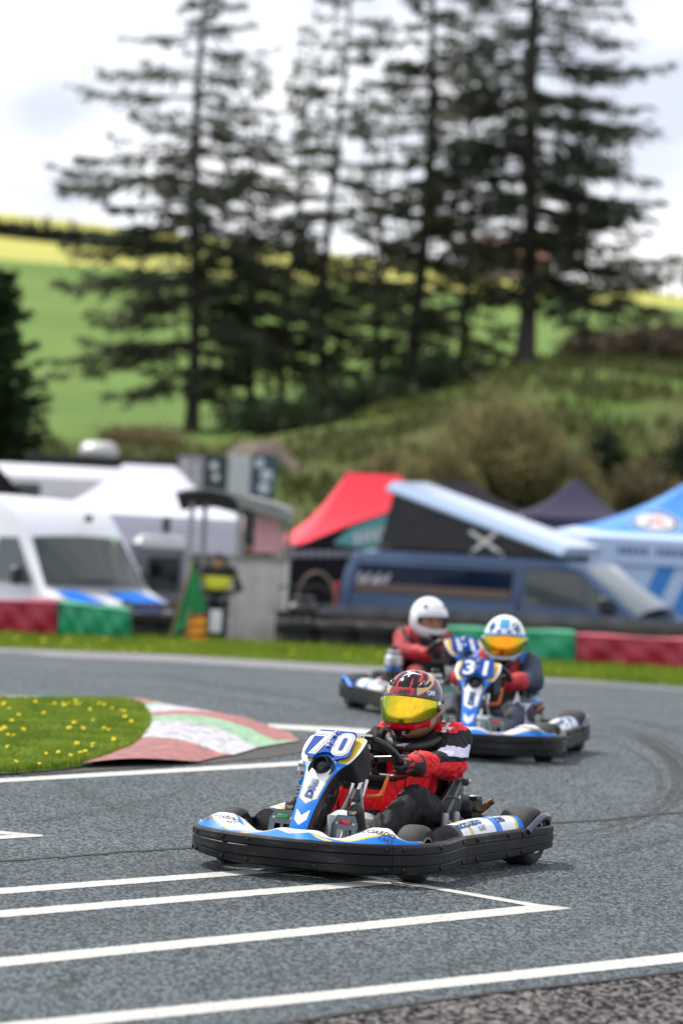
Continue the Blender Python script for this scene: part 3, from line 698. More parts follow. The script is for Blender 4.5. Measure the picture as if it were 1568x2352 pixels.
def driver(kart_o, h, suit, lean=0.0):
    pr = []; L = lean
    pr += [ell((-.385, 0, .20), (.125, .150, .11)), ell((-.395, L * .3, .32), (.118, .148, .13)), ell((-.425, L * .8, .455), (.118, .165, .115)), cap((-.44, -.125 + L, .530), (-.44, .125 + L, .530), .062), cap((-.425, L, .54), (-.375, L, .62), .058)]
    hands = {}
    for s in (1, -1):
        palm, o_, e2, T = grip(pr, s); wr = palm + o_ * .030 + e2 * .012 - Vector((.05, 0, .012)); hands[s] = (palm, wr)
        sh = (-.455, s * .150 + L, .525); el = (-.265, s * .215 + L * .5, .432)
        pr += [cap(sh, el, .074, .066), cap(el, wr, .063, .043), cap(wr, palm, .036, .026), cap(wr - Vector((.035, -s * .012, .002)), wr + Vector((.012, 0, 0)), .046, .043)]
        hip = (-.33, s * .10, .19); kn = (.06, s * .205, .275); an = (.405, s * .158, .135)
        pr += [cap(hip, kn, .098, .074), cap(kn, an, .070, .052), cap(an, (.43, s * .15, .10), .048, .04), cap((.458, s * .148, .085), (.512, s * .146, .262), .038, .036), cap((.452, s * .148, .085), (.440, s * .15, .13), .040, .040)]
    def disp(x, y, z):
        fold = np.where((x > -.30) & (x < .0) & (z > .34) & (np.abs(y) > .11), .0038 * np.sin(x * 130 + 60 * (z - .43) * np.sign(np.sin(x * 33)) + 2.5 * np.sin(z * 90)), 0) + np.where((x > -.12) & (x < .38) & (z < .36), .0035 * np.sin(x * 70 + z * 60 + 2 * np.sin(y * 60)), 0)
        a = np.sin(x * 62 + 9 * np.sin(y * 21) + z * 30) * np.sin(y * 47 + z * 38 + 3 * np.sin(x * 25)); b = np.sin(x * 120 + z * 95 + 4 * np.sin(y * 40))
        w = np.where((x > .02) & (z > .37), .10, 1.0) * np.where((x > .42) & (z < .3), .1, 1.0)
        return (.0046 * a + .0016 * b + fold) * w
    VF = skin(pr, h, .035, disp)
    o = skin_obj('person', VF, suit['mats'], suit['fn']); o.location = kart_o.location; o.rotation_euler = kart_o.rotation_euler
    return o, hands
def suit70():
    GL = mat('glove_black', (.012, .012, .013), .6, bump=.2)
    mats = [SBLK, RED, SWHT, GL, mat('glove_red', (.55, .01, .015), .55)]
    def fn(x, y, z):
        a = np.abs(y); m = np.zeros(len(x), int)
        torso = (x < -.24) & (a < .20); m[torso & (z < .435)] = 1
        m[torso & (z > .56) & (a > .07) & (a < .19)] = 1
        m[torso & (z > .56) & (np.abs(a - .128) < .010)] = 2
        m[torso & (a > .128) & (z < .43)] = np.where(z[torso & (a > .128) & (z < .43)] < .36, 0, 1)
        arm = (z > .30) & (((x > -.26) & (x < .2)) | (a > .20)) & (z > .345 - .2 * x)
        arm = (a > .190) | ((x > -.24) & (z > .36) & (a > .08))
        zz = z + .10 * (x + .3) * 0
        edge = .452 + .018 * np.abs(((x * 9) % 2) - 1)
        m[arm] = 1
        m[arm & (z > .447) & (x < -.10)] = 0
        m[arm & (z > .462 + .10 * (x + .3)) & (z < edge + .048) & (x < -.19 + .3 * (z - .46)) & (x > -.42)] = 2
        m[arm & (x < -.425)] = 0
        m[(arm & (x < -.36) & (z > .572))] = 1
        leg = (x > -.30) & (z < .36) & (x < .395)
        m[leg] = 0
        inner = np.where(x < .06, a < .060 + .20 * (x + .33), np.where(y > 0, a < .150 - .14 * (x - .06), (a < .140 - .14 * (x - .06)) & (x < .30)))
        m[leg & inner & (x > -.30)] = 1
        m[(x > -.335) & (x <= -.24) & (z < .36) & (a < .11)] = 1
        m[(x > .395) & (z < .3)] = 3
        hand = (x > .008) & (z > .36) & (a > .07); m[hand] = 3
        m[hand & (x > .055) & (x < .085) & (np.sin(z * 250 + x * 60) > .1)] = 4
        m[hand & (x < .052) & (x > .022) & (z > .455)] = 4
        return m
    return dict(mats=mats, fn=fn)
def suit_plain(nm, body, arm, glove, shoulder, accent):
    mats = [mat(nm + '_body', body, .75, var=.3, bump=.3), mat(nm + '_arm', arm, .75, bump=.3), mat(nm + '_glove', glove, .6), mat(nm + '_shoulder', shoulder, .7), mat(nm + '_accent', accent, .7)]
    def fn(x, y, z):
        a = np.abs(y); m = np.zeros(len(x), int)
        m[(a > .19) | ((x > -.28) & (z > .36) & (a > .09))] = 1
        m[(x < -.24) & (z > .53) & (a > .08) & (a < .135)] = 3; m[(x < -.24) & (z > .535) & (a > .135) & (a < .16)] = 4
        m[(x < -.24) & (z > .41) & (z < .54) & (a < .12) & (a > .075)] = 3
        m[(x > -.03) & (z > .36) & (a > .07)] = 2
        return m
    return dict(mats=mats, fn=fn)

HELM = np.array((-.350, 0, .672))
_hp = [ell((-.362, 0, .690), (.150, .126, .135)), ell((-.345, 0, .645), (.145, .117, .105)), ell((-.295, 0, .592), (.100, .094, .066)), ell((-.400, 0, .612), (.090, .100, .075))]
def hsdf(P):
    d = None
    for p in _hp:
        k0 = np.linalg.norm((P - p[1]) / p[2], axis=-1); k1 = np.linalg.norm((P - p[1]) / p[2] ** 2, axis=-1); e = k0 * (k0 - 1) / np.maximum(k1, 1e-9)
        if d is None: d = e
        else:
            hh = np.maximum(.05 - np.abs(d - e), 0) / .05; d = np.minimum(d, e) - hh * hh * .05 * .25
    return d
def hrad(az, el):
    dr = np.stack([np.cos(el) * np.cos(az), np.cos(el) * np.sin(az), np.sin(el)], -1); lo = np.full(az.shape, .02); hi = np.full(az.shape, .30)
    for _ in range(26):
        m = (lo + hi) / 2; ins = hsdf(HELM + dr * m[..., None]) < 0; lo = np.where(ins, m, lo); hi = np.where(ins, hi, m)
    return dr, lo
TOPV = lambda az: 14.5 - 7.0 * (abs(az) / 85) ** 2
BOTV = lambda az: -25.5 + 17.0 * (abs(az) / 85) ** 3
def helmet(parent, colfn, vis_mat, off=(0, 0, 0), rot=(0, 0, 0), open_port=False, edge_mat=None, text=None):
    NA, NE = 220, 130
    az = np.radians(np.linspace(-180, 180, NA + 1)); el = np.radians(np.linspace(-62, 90, NE + 1))
    A, E = np.meshgrid(az, el, indexing='ij'); dr, rr = hrad(A, E)
    P = dr * rr[..., None]; fl = P[..., 2] < -.150; P[fl] *= (-.150 / P[fl][:, 2])[:, None]
    mb = MB(); mb.v = [tuple(p) for p in P.reshape(-1, 3)]
    ac = np.degrees((az[1:] + az[:-1]) / 2); ec = np.degrees((el[1:] + el[:-1]) / 2)
    for i in range(NA):
        for j in range(NE):
            a_, e_ = ac[i], ec[j]
            if open_port and abs(a_) < 66 and BOTV(a_) + 3 < e_ < TOPV(a_) - 4: continue
            k = i * (NE + 1) + j; c = P[i, j]
            mb.f.append((k, k + NE + 1, k + NE + 2, k + 1)); mb.m.append(mb.mi(colfn(a_, e_, c)))
    o = mb.build('helmet', parent, angle=60); o.location = Vector(HELM) + Vector(off); o.rotation_euler = rot
    def surf(a_, e_, lift):
        d, r_ = hrad(np.array([R(a_)]), np.array([R(e_)])); return Vector(d[0] * (r_[0] + lift))
    if vis_mat:
        mb = MB()
        vz = 84
        mb.grid(lambda u, v: surf(-vz + 2 * vz * u, BOTV(-vz + 2 * vz * u) + (TOPV(vz) * 0 + TOPV(-vz + 2 * vz * u) - BOTV(-vz + 2 * vz * u)) * v, .0035 + .002 * math.sin(math.pi * v)), 72, 14, vis_mat)
        vo = mb.build('visor', o, angle=80)
        mb = MB()
        for vv in (0, 1): mb.tube([surf(a_, (TOPV(a_) + 1.2 if vv else BOTV(a_) - 1.2), .002) for a_ in np.linspace(-82, 82, 40)], .0030, SAT, n=6)
        for s in (-1, 1):
            for q_, r_ in ((3, .016), (-6, .011)):
                c = surf(s * 79, q_, .0); mb.lathe([(r_, -.004), (r_, .008), (r_ * .6, .012), (.001, .012)], SAT if q_ < 0 else STEEL, o=c, ax=c.normalized(), n=14)
        mb.build('visor_trim', o)
    # chin vent
    mb = MB()
    mb.grid(lambda u, v: surf((-21 + 42 * u) * (.46 + .54 * float(sstep(.25, .6, v))), -52 + 18 * v, .007 * math.sin(math.pi * u) ** .5 + .002), 20, 12, SAT)
    if edge_mat:
        for s in (-1, 1):
            for q_ in (0, 1, 2): mb.tube([surf(s * 7.5, -38 - 2.6 * q_, .0105), surf(s * 12.5, -37.5 - 2.6 * q_, .0085)], .0012, WINK, n=5)
    mb.build('chin_vent', o)
    mb = MB()
    for s in (-1, 1):
        mb.grid(lambda u, v, s=s: surf(s * (33 + 22 * u), 33 + (6 + 14 * u) * v + 3 * u, .010 * math.sin(math.pi * min(1, u * 1.2)) * math.sin(math.pi * v) ** .5), 10, 8, mat('vent_black', (.012, .02, .022), .25, coat=.4))
    mb.build('top_vent', o)
    if text:
        tr = bvh(o)
        for s_, h_, w_, a_, e_, m in text:
            mb = MB(); c = surf(a_, e_, 0); n_ = c.normalized(); u_ = Vector((0, 0, 1)).cross(n_).normalized(); v_ = n_.cross(u_)
            if isinstance(s_, str): word(mb, s_, h_, (c, u_, v_, n_), m, tr, width=w_, bold=.04)
            else: decal(mb, np.array(s_) * h_, [tuple(range(len(s_)))], (c, u_, v_, n_), m, tr)
            mb.build('lettering', o)
    return o, surf
RLAC = mat('helmet_red', (.50, .004, .014), .14, coat=.25); KLAC = mat('helmet_black', (.003, .003, .005), .10, spec=.35); GLAC = mat('helmet_gold', (.50, .36, .17), .30, .55, coat=.5); SLAC = mat('helmet_silver', (.55, .55, .58), .25, .5); DLAC = mat('helmet_pattern', (.004, .004, .008), .15, col2=(.09, .09, .13), vscale=60)
def h70(a, e, p):
    b = abs(a)
    if e > TOPV(a):
        if abs(p[1]) < .050 and e < 31 and b < 60: return RLAC
        if b < 75 and abs(b - (15.5 + (e - 31) * .15)) < 2.2 and 31 <= e < 52: return RLAC
        if e >= 46 and b < 100 and abs(b - 44 - (e - 55) * .8) < 5.5: return RLAC
        if e > 70: return KLAC if (int(a / 24) % 3) else RLAC
        if b < 30 and e > 31: return KLAC
        t = e - (14 + .52 * (b - 40))
        if b > 30:
            if abs(t - 25) < 1.6 or abs(t - 8.5) < 1.1: return RLAC
            if 8.5 < t < 25: return GLAC if not (14 < t < 20 and 52 < b < 74) else KLAC
            if t < 8.5 and e > 9: return DLAC if b < 118 else SLAC
            return KLAC if b < 118 else SLAC
        return DLAC
    if b < 62:
        c = -37.5 - 3.0 * math.cos(R(b) * 4.2)
        if e < c - 1.4: return GLAC if e > -57 or b > 12 else RLAC
        if e < c: return KLAC if b < 26 else RLAC
        return RLAC
    if b < 84: return GLAC if e > -54 else RLAC
    t = e + 34 - (b - 78) * .42
    if t > 10: return GLAC if t < 24 + 6 else SLAC
    if abs(t - 10) < 1.2: return RLAC
    if t > -6: return DLAC
    return RLAC if t > -17 else KLAC
HW_ = mat('helmet_white', (.74, .75, .78), .16, coat=.7); HB = mat('helmet_light_blue', (.04, .30, .60), .18, coat=.7); HN = mat('helmet_navy', (.02, .07, .28), .18, coat=.7); HY = mat('helmet_lime', (.55, .62, .10), .2, coat=.6)
def h31(a, e, p):
    b = abs(a)
    if e > TOPV(a):
        if abs(p[1]) < .030 and 34 < e < 66: return HB
        if 22 < e < 30 and b < 60: return HN if int((a + 90) / 14) % 2 else HW_
        if 30 < b < 60 and 30 < e < 52: return HB if (b + e) % 18 < 9 else HN
        if e < 21 and b < 85: return HB if int((a + 90) / 9) % 4 else HN
        if b > 70 and (b * .6 + e) % 26 < 8: return HY if b < 110 else HB
        return HW_
    if e < -43: return HB if int((a + 180) / 20) % 3 else HW_
    if 36 < b <= 60 and -40 < e < -30: return HB
    if b > 60 and (e + b * .5) % 22 < 7: return HB
    return HW_ if e > -40 else HB
def h11(a, e, p): 
    return HW_ if not (abs(a) < 70 and abs(e - TOPV(a) - 3) < 2.0) else mat('helmet_grey', (.30, .34, .40), .3)
def iridium(name, c1, c2):
    m = bpy.data.materials.new(name); m.use_nodes = True; t = m.node_tree; b = t.nodes['Principled BSDF']; lw = t.nodes.new('ShaderNodeLayerWeight'); lw.inputs['Blend'].default_value = .45
    rp = t.nodes.new('ShaderNodeValToRGB'); rp.color_ramp.elements[0].color = (*c1, 1); rp.color_ramp.elements[1].color = (*c2, 1); rp.color_ramp.elements[0].position = .04; rp.color_ramp.elements[1].position = .45
    t.links.new(lw.outputs['Facing'], rp.inputs[0]); t.links.new(rp.outputs[0], b.inputs['Base Color']); b.inputs['Metallic'].default_value = 1; b.inputs['Roughness'].default_value = .17
    return m
V_GOLD = iridium('visor_mirror_gold', (.90, .58, .035), (.30, .40, .03)); V_OR = iridium('visor_mirror_orange', (1.0, .36, .02), (.40, .42, .03))
ROO = [(-.55, -.55), (-.30, -.35), (-.10, -.25), (-.05, -.55), (.05, -.58), (.08, -.20), (.30, .0), (.55, .05), (.95, .30), (.60, .22), (.30, .22), (.0, .25), (-.20, .42), (-.15, .62), (-.32, .45), (-.50, .40), (-.38, .26), (-.20, .12), (-.28, -.12), (-.50, -.38)]
SWOOSH = [(-1.0, -.25), (-.75, .10), (-.2, .22), (.0, .20), (.10, .36), (.95, .36), (.45, .02), (.30, -.35), (.12, .02), (-.25, -.12), (-.55, -.02), (-.80, -.12)]
STAR = [(-1, 0), (-.25, .22), (.0, .55), (.12, .2), (1, .12), (.3, -.05), (.35, -.5), (.0, -.18), (-.4, -.35), (-.25, -.08)]

def trim70(o, hands):
    """neck brace, chest harness and lettering"""
    t = bvh(o); mb = MB(); ring = []
    for i in range(25):
        a = 2 * math.pi * i / 24; ring.append((-.410 + .125 * math.cos(a) + (.020 if math.cos(a) > 0 else 0) * math.cos(a), .132 * math.sin(a), .538 - .050 * math.cos(a)))
    mb.tube(ring[:-1], .022, mat('brace_black', (.014, .014, .016), .5, bump=.2), closed=True, n=12)
    b = mb.build('neck_brace', o); bt = bvh(b); mb = MB(); n_ = Vector((.9, 0, .44)).normalized(); v_ = Vector((-.44, 0, .9)).normalized()
    decal(mb, np.array(SWOOSH) * .036, [tuple(range(len(SWOOSH)))], (Vector((-.245, -.01, .495)), Vector((0, 1, 0)), v_, n_), mat('logo_grey', (.38, .39, .41), .5), bt)
    mb.build('logo', b)
    mb = MB()
    for s in (1, -1):                      # brace tail with white vents behind the ear
        mb.box((-.47, s * .115, .602), (.07, .03, .035), mat('brace_grey', (.20, .21, .21), .5), mtx=Matrix.Rotation(R(s * 28), 3, 'Z') @ Matrix.Rotation(R(-20), 3, 'Y'), bev=.006)
        for q_ in range(3): mb.box((-.455 - .018 * q_, s * (.131 - .009 * q_), .604), (.008, .012, .024), WINK, rz=R(s * 28))
    mb.build('brace_vent', b)
    def strap(pts, w, name, m):
        mb = MB(); P = resample(pts, 26); vs = []; c = None
        for i, p in enumerate(P):
            d = Vector(P[min(i + 1, 25)] - P[max(i - 1, 0)]).normalized(); 
            h = t.ray_cast(Vector(p) + Vector((.12, 0, .03)), Vector((-1, 0, -.25)).normalized(), .3)
            n_ = h[1] if h[0] else Vector((1, 0, 0)); q_ = h[0] if h[0] else Vector(p); s_ = d.cross(n_).normalized()
            for sg in (-1, 1): vs.append(q_ + s_ * sg * w / 2 + n_ * .005)
        fs = [(2 * i, 2 * i + 1, 2 * i + 3, 2 * i + 2) for i in range(25)]; mb.add(vs, fs, m); return mb.build(name, o, solid=.003)
    wb = mat('webbing', (.009, .009, .010), .8)
    strap([(-.33, -.155, .458), (-.32, 0, .462), (-.33, .155, .458)], .034, 'harness_strap', wb)
    for s in (1, -1): strap([(-.36, s * .085, .56), (-.33, s * .085, .47), (-.33, s * .09, .44)], .034, 'harness_strap', wb)
    h = t.ray_cast(Vector((-.1, 0, .462)), Vector((-1, 0, 0)), .5); bx = h[0].x if h[0] else -.31
    mb = MB(); mb.box((bx + .014, 0, .462), (.014, .062, .042), mat('buckle', (.022, .026, .028), .35), bev=.005)
    decal(mb, np.array(STAR) * .020, [tuple(range(len(STAR)))], (Vector((bx + .0225, 0, .463)), Vector((0, 1, 0)), Vector((0, 0, 1)), Vector((1, 0, 0))), mat('logo_grey', (.4, .4, .4)), None, eps=.0006); mb.build('buckle', o)
    for s in (1, -1):
        mb = MB(); n_ = Vector((.62, s * .08, .78)).normalized(); u_ = Vector((0, 1, 0)); u_ = (u_ - n_ * u_.dot(n_)).normalized(); v_ = n_.cross(u_)
        if v_.z < 0: v_ = -v_
        word(mb, 'OMP', .022, (Vector((-.385, s * .142, .578)), u_, v_, n_), WINK, t, width=.055, bold=.05, eps=.003); mb.build('lettering', o); mb = MB()
        f_ = ((Vector((.548, s * .1465, .262))), Vector((0, 1, 0)), Vector((0, 0, 1)), Vector((1, 0, 0)))
        word(mb, 'OMP', .016, f_, mat('label_cream', (.6, .55, .42), .6), t, width=.036, bold=.03, eps=.002); mb.build('lettering', o)
    mb = MB(); P = resample([(-.2, 0, .43), (-.2, 0, .29)], 12)
    pts = []
    for p in P:
        h = t.ray_cast(Vector(p), Vector((-1, 0, 0)), .4)
        if h[0]: pts.append(h[0] + Vector((.002, 0, 0)))
    if len(pts) > 2: mb.tube(pts, .0028, INK, n=6); mb.build('zip', o)
# ---------------------------------------------------------------- the ground
TRK = asphalt('track_asphalt', (.007, .0095, .0115), (.034, .045, .052), (.16, .195, .21), stone=92, patch=.16, rough=.66, bumps=1.0)
OLD = asphalt('old_asphalt', (.003, .003, .004), (.010, .0105, .012), (.20, .185, .18), stone=66, patch=.35, rough=.85, bumps=.7, spec=.05)
def leafy(name, c1, c2, tr=.35, scale=3.0, rough=.6):
    m = bpy.data.materials.new(name); m.use_nodes = True; t = m.node_tree; N = t.nodes.new; L = t.links.new; b = t.nodes['Principled BSDF']; o = t.nodes['Material Output']
    tc = N('ShaderNodeTexCoord'); n = N('ShaderNodeTexNoise'); n.inputs['Scale'].default_value = scale; n.inputs['Detail'].default_value = 5; L(tc.outputs['Object'], n.inputs['Vector'])
    rp = N('ShaderNodeValToRGB'); e = rp.color_ramp.elements; e[0].position = .36; e[1].position = .64; e[0].color = (*c1, 1); e[1].color = (*c2, 1); L(n.outputs['Fac'], rp.inputs[0])
    L(rp.outputs[0], b.inputs['Base Color']); b.inputs['Roughness'].default_value = rough; b.inputs['Specular IOR Level'].default_value = .2
    tl = N('ShaderNodeBsdfTranslucent'); L(rp.outputs[0], tl.inputs[0]); mx = N('ShaderNodeMixShader'); mx.inputs[0].default_value = tr
    L(b.outputs[0], mx.inputs[1]); L(tl.outputs[0], mx.inputs[2]); L(mx.outputs[0], o.inputs[0]); return m
def sheet(name, xs, ys, m, lift=0.0, kind='structure'):
    X, Y = np.meshgrid(xs, ys, indexing='ij'); Z = zg(X, Y) + lift; V = np.stack([X, Y, Z], -1).reshape(-1, 3); ny = len(ys)
    F = [(i * ny + j, (i + 1) * ny + j, (i + 1) * ny + j + 1, i * ny + j + 1) for i in range(len(xs) - 1) for j in range(ny - 1)]
    me = bpy.data.meshes.new(name); me.from_pydata(V.tolist(), [], F); me.materials.append(m); o = link(name, me, angle=180); tag(o, kind=kind); return o
sheet('race_track', np.linspace(-40, 40, 21), np.concatenate([np.linspace(-10, 20, 16), np.linspace(20.4, 46.2, 66)]), TRK)
GRS = leafy('verge_grass', (.045, .10, .006), (.11, .19, .012), 0, 1.5)
sheet('grass_verge', np.linspace(-40, 40, 41), np.linspace(46.2, 51.6, 12), GRS, .012)
sheet('paddock', np.linspace(-60, 60, 31), np.linspace(51.6, 74, 24), mat('gravel', (.10, .10, .10), .9, col2=(.17, .165, .155), vscale=.6))
HIL = bpy.data.materials.new('hill_grass'); HIL.use_nodes = True
def hillmat():
    t = HIL.node_tree; N = t.nodes.new; L = t.links.new; b = t.nodes['Principled BSDF']; tc = N('ShaderNodeTexCoord')
    n = N('ShaderNodeTexNoise'); n.inputs['Scale'].default_value = .16; n.inputs['Detail'].default_value = 8; n.inputs['Roughness'].default_value = .65; L(tc.outputs['Object'], n.inputs['Vector'])
    r1 = N('ShaderNodeValToRGB'); e = r1.color_ramp.elements; e[0].position = .40; e[0].color = (.075, .064, .026, 1); e[1].position = .60; e[1].color = (.055, .110, .014, 1); L(n.outputs['Fac'], r1.inputs[0])
    n2 = N('ShaderNodeTexNoise'); n2.inputs['Scale'].default_value = .05; n2.inputs['Detail'].default_value = 6; L(tc.outputs['Object'], n2.inputs['Vector'])
    r2 = N('ShaderNodeValToRGB'); e = r2.color_ramp.elements; e[0].position = .35; e[0].color = (.085, .150, .030, 1); e[1].position = .65; e[1].color = (.120, .190, .042, 1); L(n2.outputs['Fac'], r2.inputs[0])
    sp = N('ShaderNodeSeparateXYZ'); L(tc.outputs['Object'], sp.inputs[0]); mr = N('ShaderNodeMapRange'); mr.inputs['From Min'].default_value = 128; mr.inputs['From Max'].default_value = 150
    ad = N('ShaderNodeMath'); ad.operation = 'MULTIPLY_ADD'; ad.inputs[1].default_value = 22; L(n.outputs['Fac'], ad.inputs[0]); L(sp.outputs[1], ad.inputs[2])
    L(ad.outputs[0], mr.inputs[0]); mx = N('ShaderNodeMix'); mx.data_type = 'RGBA'; L(mr.outputs[0], mx.inputs[0]); L(r1.outputs[0], mx.inputs[6]); L(r2.outputs[0], mx.inputs[7]); L(mx.outputs[2], b.inputs['Base Color']); b.inputs['Roughness'].default_value = .9; b.inputs['Specular IOR Level'].default_value = .1
hillmat()
sheet('hillside', np.linspace(-160, 160, 81), np.concatenate([np.linspace(74, 150, 40), np.linspace(155, 302, 30)]), HIL)
sheet('rapeseed_field', np.linspace(-220, 220, 45), np.linspace(302, 470, 40), mat('rapeseed_yellow', (.27, .29, .06), .9, col2=(.44, .41, .11), vscale=.09, spec=.1))
sheet('far_ground', np.linspace(-600, 600, 13), np.linspace(470, 900, 8), HIL)
def px_strip(name, up, dn, m, lift, n=40, kind='structure', label=None, top=None):
    if name == 'painted_line': n = 420
    a, b = resample(up, n), resample(dn, n); mb = MB(); rows = 2
    if name == 'painted_line':
        j = rng.normal(0, .26, (2, n)); j = j + .6 * np.roll(j, 1, 1); wd = np.clip((b[:, 1] - a[:, 1]) / 14, .05, 1); a[1:-1, 1] += (j[0] * wd)[1:-1]; b[1:-1, 1] += (j[1] * wd)[1:-1]
    A = [gnd(*p) for p in a]; B = [gnd(*p) for p in b]
    vs = [p + Vector((0, 0, lift)) for q in zip(A, B) for p in q]
    mb.add(vs, [(2 * i, 2 * i + 1, 2 * i + 3, 2 * i + 2) for i in range(n - 1)], m); o = mb.build(name, angle=180)
    if kind: tag(o, kind=kind)
    return o
LINE = worn('line_paint', (.50, .50, .47), (.06, .065, .07), .43, 40, .6)
px_strip('painted_line', [(-40, 2044), (610, 1995.5), (770, 1984)], [(-40, 2058), (640, 2004), (780, 1993)], LINE, .002)
px_strip('painted_line', [(-40, 2095), (885, 2020)], [(-40, 2112), (900, 2031)], LINE, .002)
px_strip('painted_line', [(-40, 2205), (1235, 2078.5)], [(-40, 2226), (1312, 2087.5)], LINE, .002)
px_strip('painted_line', [(740, 1994), (899, 2021), (1235, 2078.0), (1312, 2086.8)], [(752, 2002), (860, 2020), (1225, 2084.0), (1234, 2086.0)], LINE, .0026)
px_strip('painted_line', [(-60, 2357), (95, 2342), (784, 2274), (1620, 2183)], [(-60, 2384), (95, 2367), (784, 2295), (1620, 2205)], LINE, .002)
px_strip('painted_line', [(-40, 1791.5), (685, 1749), (800, 1742)], [(-40, 1800), (685, 1759), (800, 1750.5)], LINE, .002)
px_strip('painted_line', [(612, 1663), (784, 1671), (980, 1686)], [(625, 1673), (784, 1684), (980, 1700)], LINE, .002)
px_strip('painted_line', [(-30, 1906), (98, 1918.5)], [(-30, 1914.5), (70, 1922)], LINE, .002); px_strip('painted_line', [(-30, 1920.5), (99, 1918.2)], [(-30, 1930.5), (99, 1922)], LINE, .0026)
px_strip('painted_line', [(-30, 1495), (400, 1510), (900, 1541), (1620, 1589)], [(-30, 1496.3), (400, 1511.4), (900, 1542.4), (1620, 1590.4)], mat('faded_line', (.30, .30, .30), .7, var=.3, vscale=3), .006, 60)
px_strip('track_edge', [(-30, 1487), (400, 1503), (900, 1533), (1620, 1581)], [(-30, 1503), (400, 1521), (900, 1552), (1620, 1600)], mat('pale_concrete', (.16, .155, .17), .8, var=.2, vscale=1), .004, 60)
SEAM = mat('tar_seam', (.006, .006, .007), .75, bump=.5, bscale=60)
def seam(pts, w, n=70):
    up = resample(pts, n); jit = np.cumsum(rng.normal(0, .35, n)); jit -= np.linspace(0, jit[-1], n); up[:, 1] += jit; ww = w * (.6 + .8 * rng.random(n)); px_strip('tar_seam', up, up + np.stack([0 * ww, ww], 1), SEAM, .003, n)
seam([(-30, 1979), (120, 1967), (300, 1955), (455, 1945)], 3.0); seam([(1236, 1889), (1400, 1881), (1460, 1873), (1600, 1862)], 3.4)
px_strip('pit_road', [(450, 2384), (784, 2333), (1134, 2283), (1620, 2226)], [(450, 2480), (784, 2480), (1134, 2480), (1620, 2480)], OLD, .004, 60)
px_strip('tar_seam', [(450, 2383), (784, 2332), (1000, 2301), (1134, 2281), (1380, 2256), (1620, 2225)], [(450, 2389), (784, 2337), (1000, 2306), (1134, 2287), (1380, 2260), (1620, 2231)], SEAM, .008, 60)
# tyre marks: rubber laid thinly, ragged at the edges
def rubber():
    m = bpy.data.materials.new('tyre_mark'); m.use_nodes = True; t = m.node_tree; N = t.nodes.new; L = t.links.new; b = t.nodes['Principled BSDF']; b.inputs['Base Color'].default_value = (.010, .010, .011, 1); b.inputs['Roughness'].default_value = .6
    at_ = N('ShaderNodeAttribute'); at_.attribute_name = 'lay'; tc = N('ShaderNodeTexCoord'); n = N('ShaderNodeTexNoise'); n.inputs['Scale'].default_value = 30; n.inputs['Detail'].default_value = 7; n.inputs['Roughness'].default_value = .8; L(tc.outputs['Object'], n.inputs['Vector'])
    mu = N('ShaderNodeMath'); mu.operation = 'MULTIPLY'; L(at_.outputs['Fac'], mu.inputs[0]); L(n.outputs['Fac'], mu.inputs[1]); L(mu.outputs[0], b.inputs['Alpha']); return m
MARK = rubber()
def tyre_mark(pts, w, strength=1.0, n=50):
    c = np.array([[*gnd(*p)] for p in resample(spline(pts, 40), n)]); vs = []; lay = []
    for i in range(n):
        t = c[min(i + 1, n - 1)] - c[max(i - 1, 0)]; s = np.array([t[1], -t[0], 0]); s /= np.linalg.norm(s); f = math.sin(math.pi * i / (n - 1)) ** .5
        for k, l in ((-1, 0), (-.6, 1), (.6, 1), (1, 0)): vs.append(c[i] + s * k * w / 2 + [0, 0, .0012]); lay.append(l * f * strength)
    mb = MB(); mb.add(vs, [(4 * i + k, 4 * i + k + 1, 4 * i + k + 5, 4 * i + k + 4) for i in range(n - 1) for k in range(3)], MARK)
    me = bpy.data.meshes.new('tyre_mark'); me.from_pydata(mb.v, [], mb.f); me.materials.append(MARK); a = me.attributes.new('lay', 'FLOAT', 'POINT'); a.data.foreach_set('value', np.array(lay, np.float32))
    o = bpy.data.objects.new('tyre_mark', me); COL.objects.link(o); tag(o, kind='structure')
for pts, w, s in (([(1180, 1730), (1400, 1690), (1500, 1720), (1548, 1780), (1530, 1840), (1440, 1890), (1250, 1930)], .06, .85), ([(1160, 1745), (1380, 1708), (1470, 1736), (1515, 1790), (1490, 1850), (1380, 1905)], .05, .6), ([(1240, 1700), (1440, 1672), (1545, 1712), (1600, 1790)], .05, .6), ([(1200, 1720), (1420, 1684), (1520, 1722), (1566, 1782), (1550, 1846), (1460, 1900), (1290, 1945)], .05, .75), ([(1300, 1665), (1450, 1690), (1530, 1735), (1590, 1800)], .06, .75), ([(1310, 1655), (1470, 1685), (1550, 1735), (1610, 1800)], .05, .6), ([(1380, 1660), (1500, 1700), (1600, 1760)], .06, .6), ([(1250, 1990), (1420, 1960), (1600, 1915)], .05, .4), ([(1100, 1760), (1300, 1800), (1420, 1870), (1430, 1960)], .05, .35), ([(-20, 2150), (300, 2120), (700, 2060)], .06, .25),
    ([(1330, 1975), (1450, 1950), (1620, 1900)], .13, .4), ([(820, 2260), (1150, 2190), (1600, 2060)], .16, .22), ([(90, 2285), (150, 2262), (195, 2240)], .09, .7), ([(-20, 1700), (250, 1850), (420, 1880)], .15, .3), ([(300, 1540), (600, 1590), (900, 1640)], .3, .35), ([(1330, 1640), (1450, 1655), (1600, 1690)], .2, .5), ([(-20, 1560), (300, 1575), (760, 1640)], .35, .3), ([(500, 1800), (300, 1850), (-20, 1900)], .14, .35), ([(1300, 1780), (1480, 1800), (1570, 1840)], .14, .3)): tyre_mark(pts, w, s)

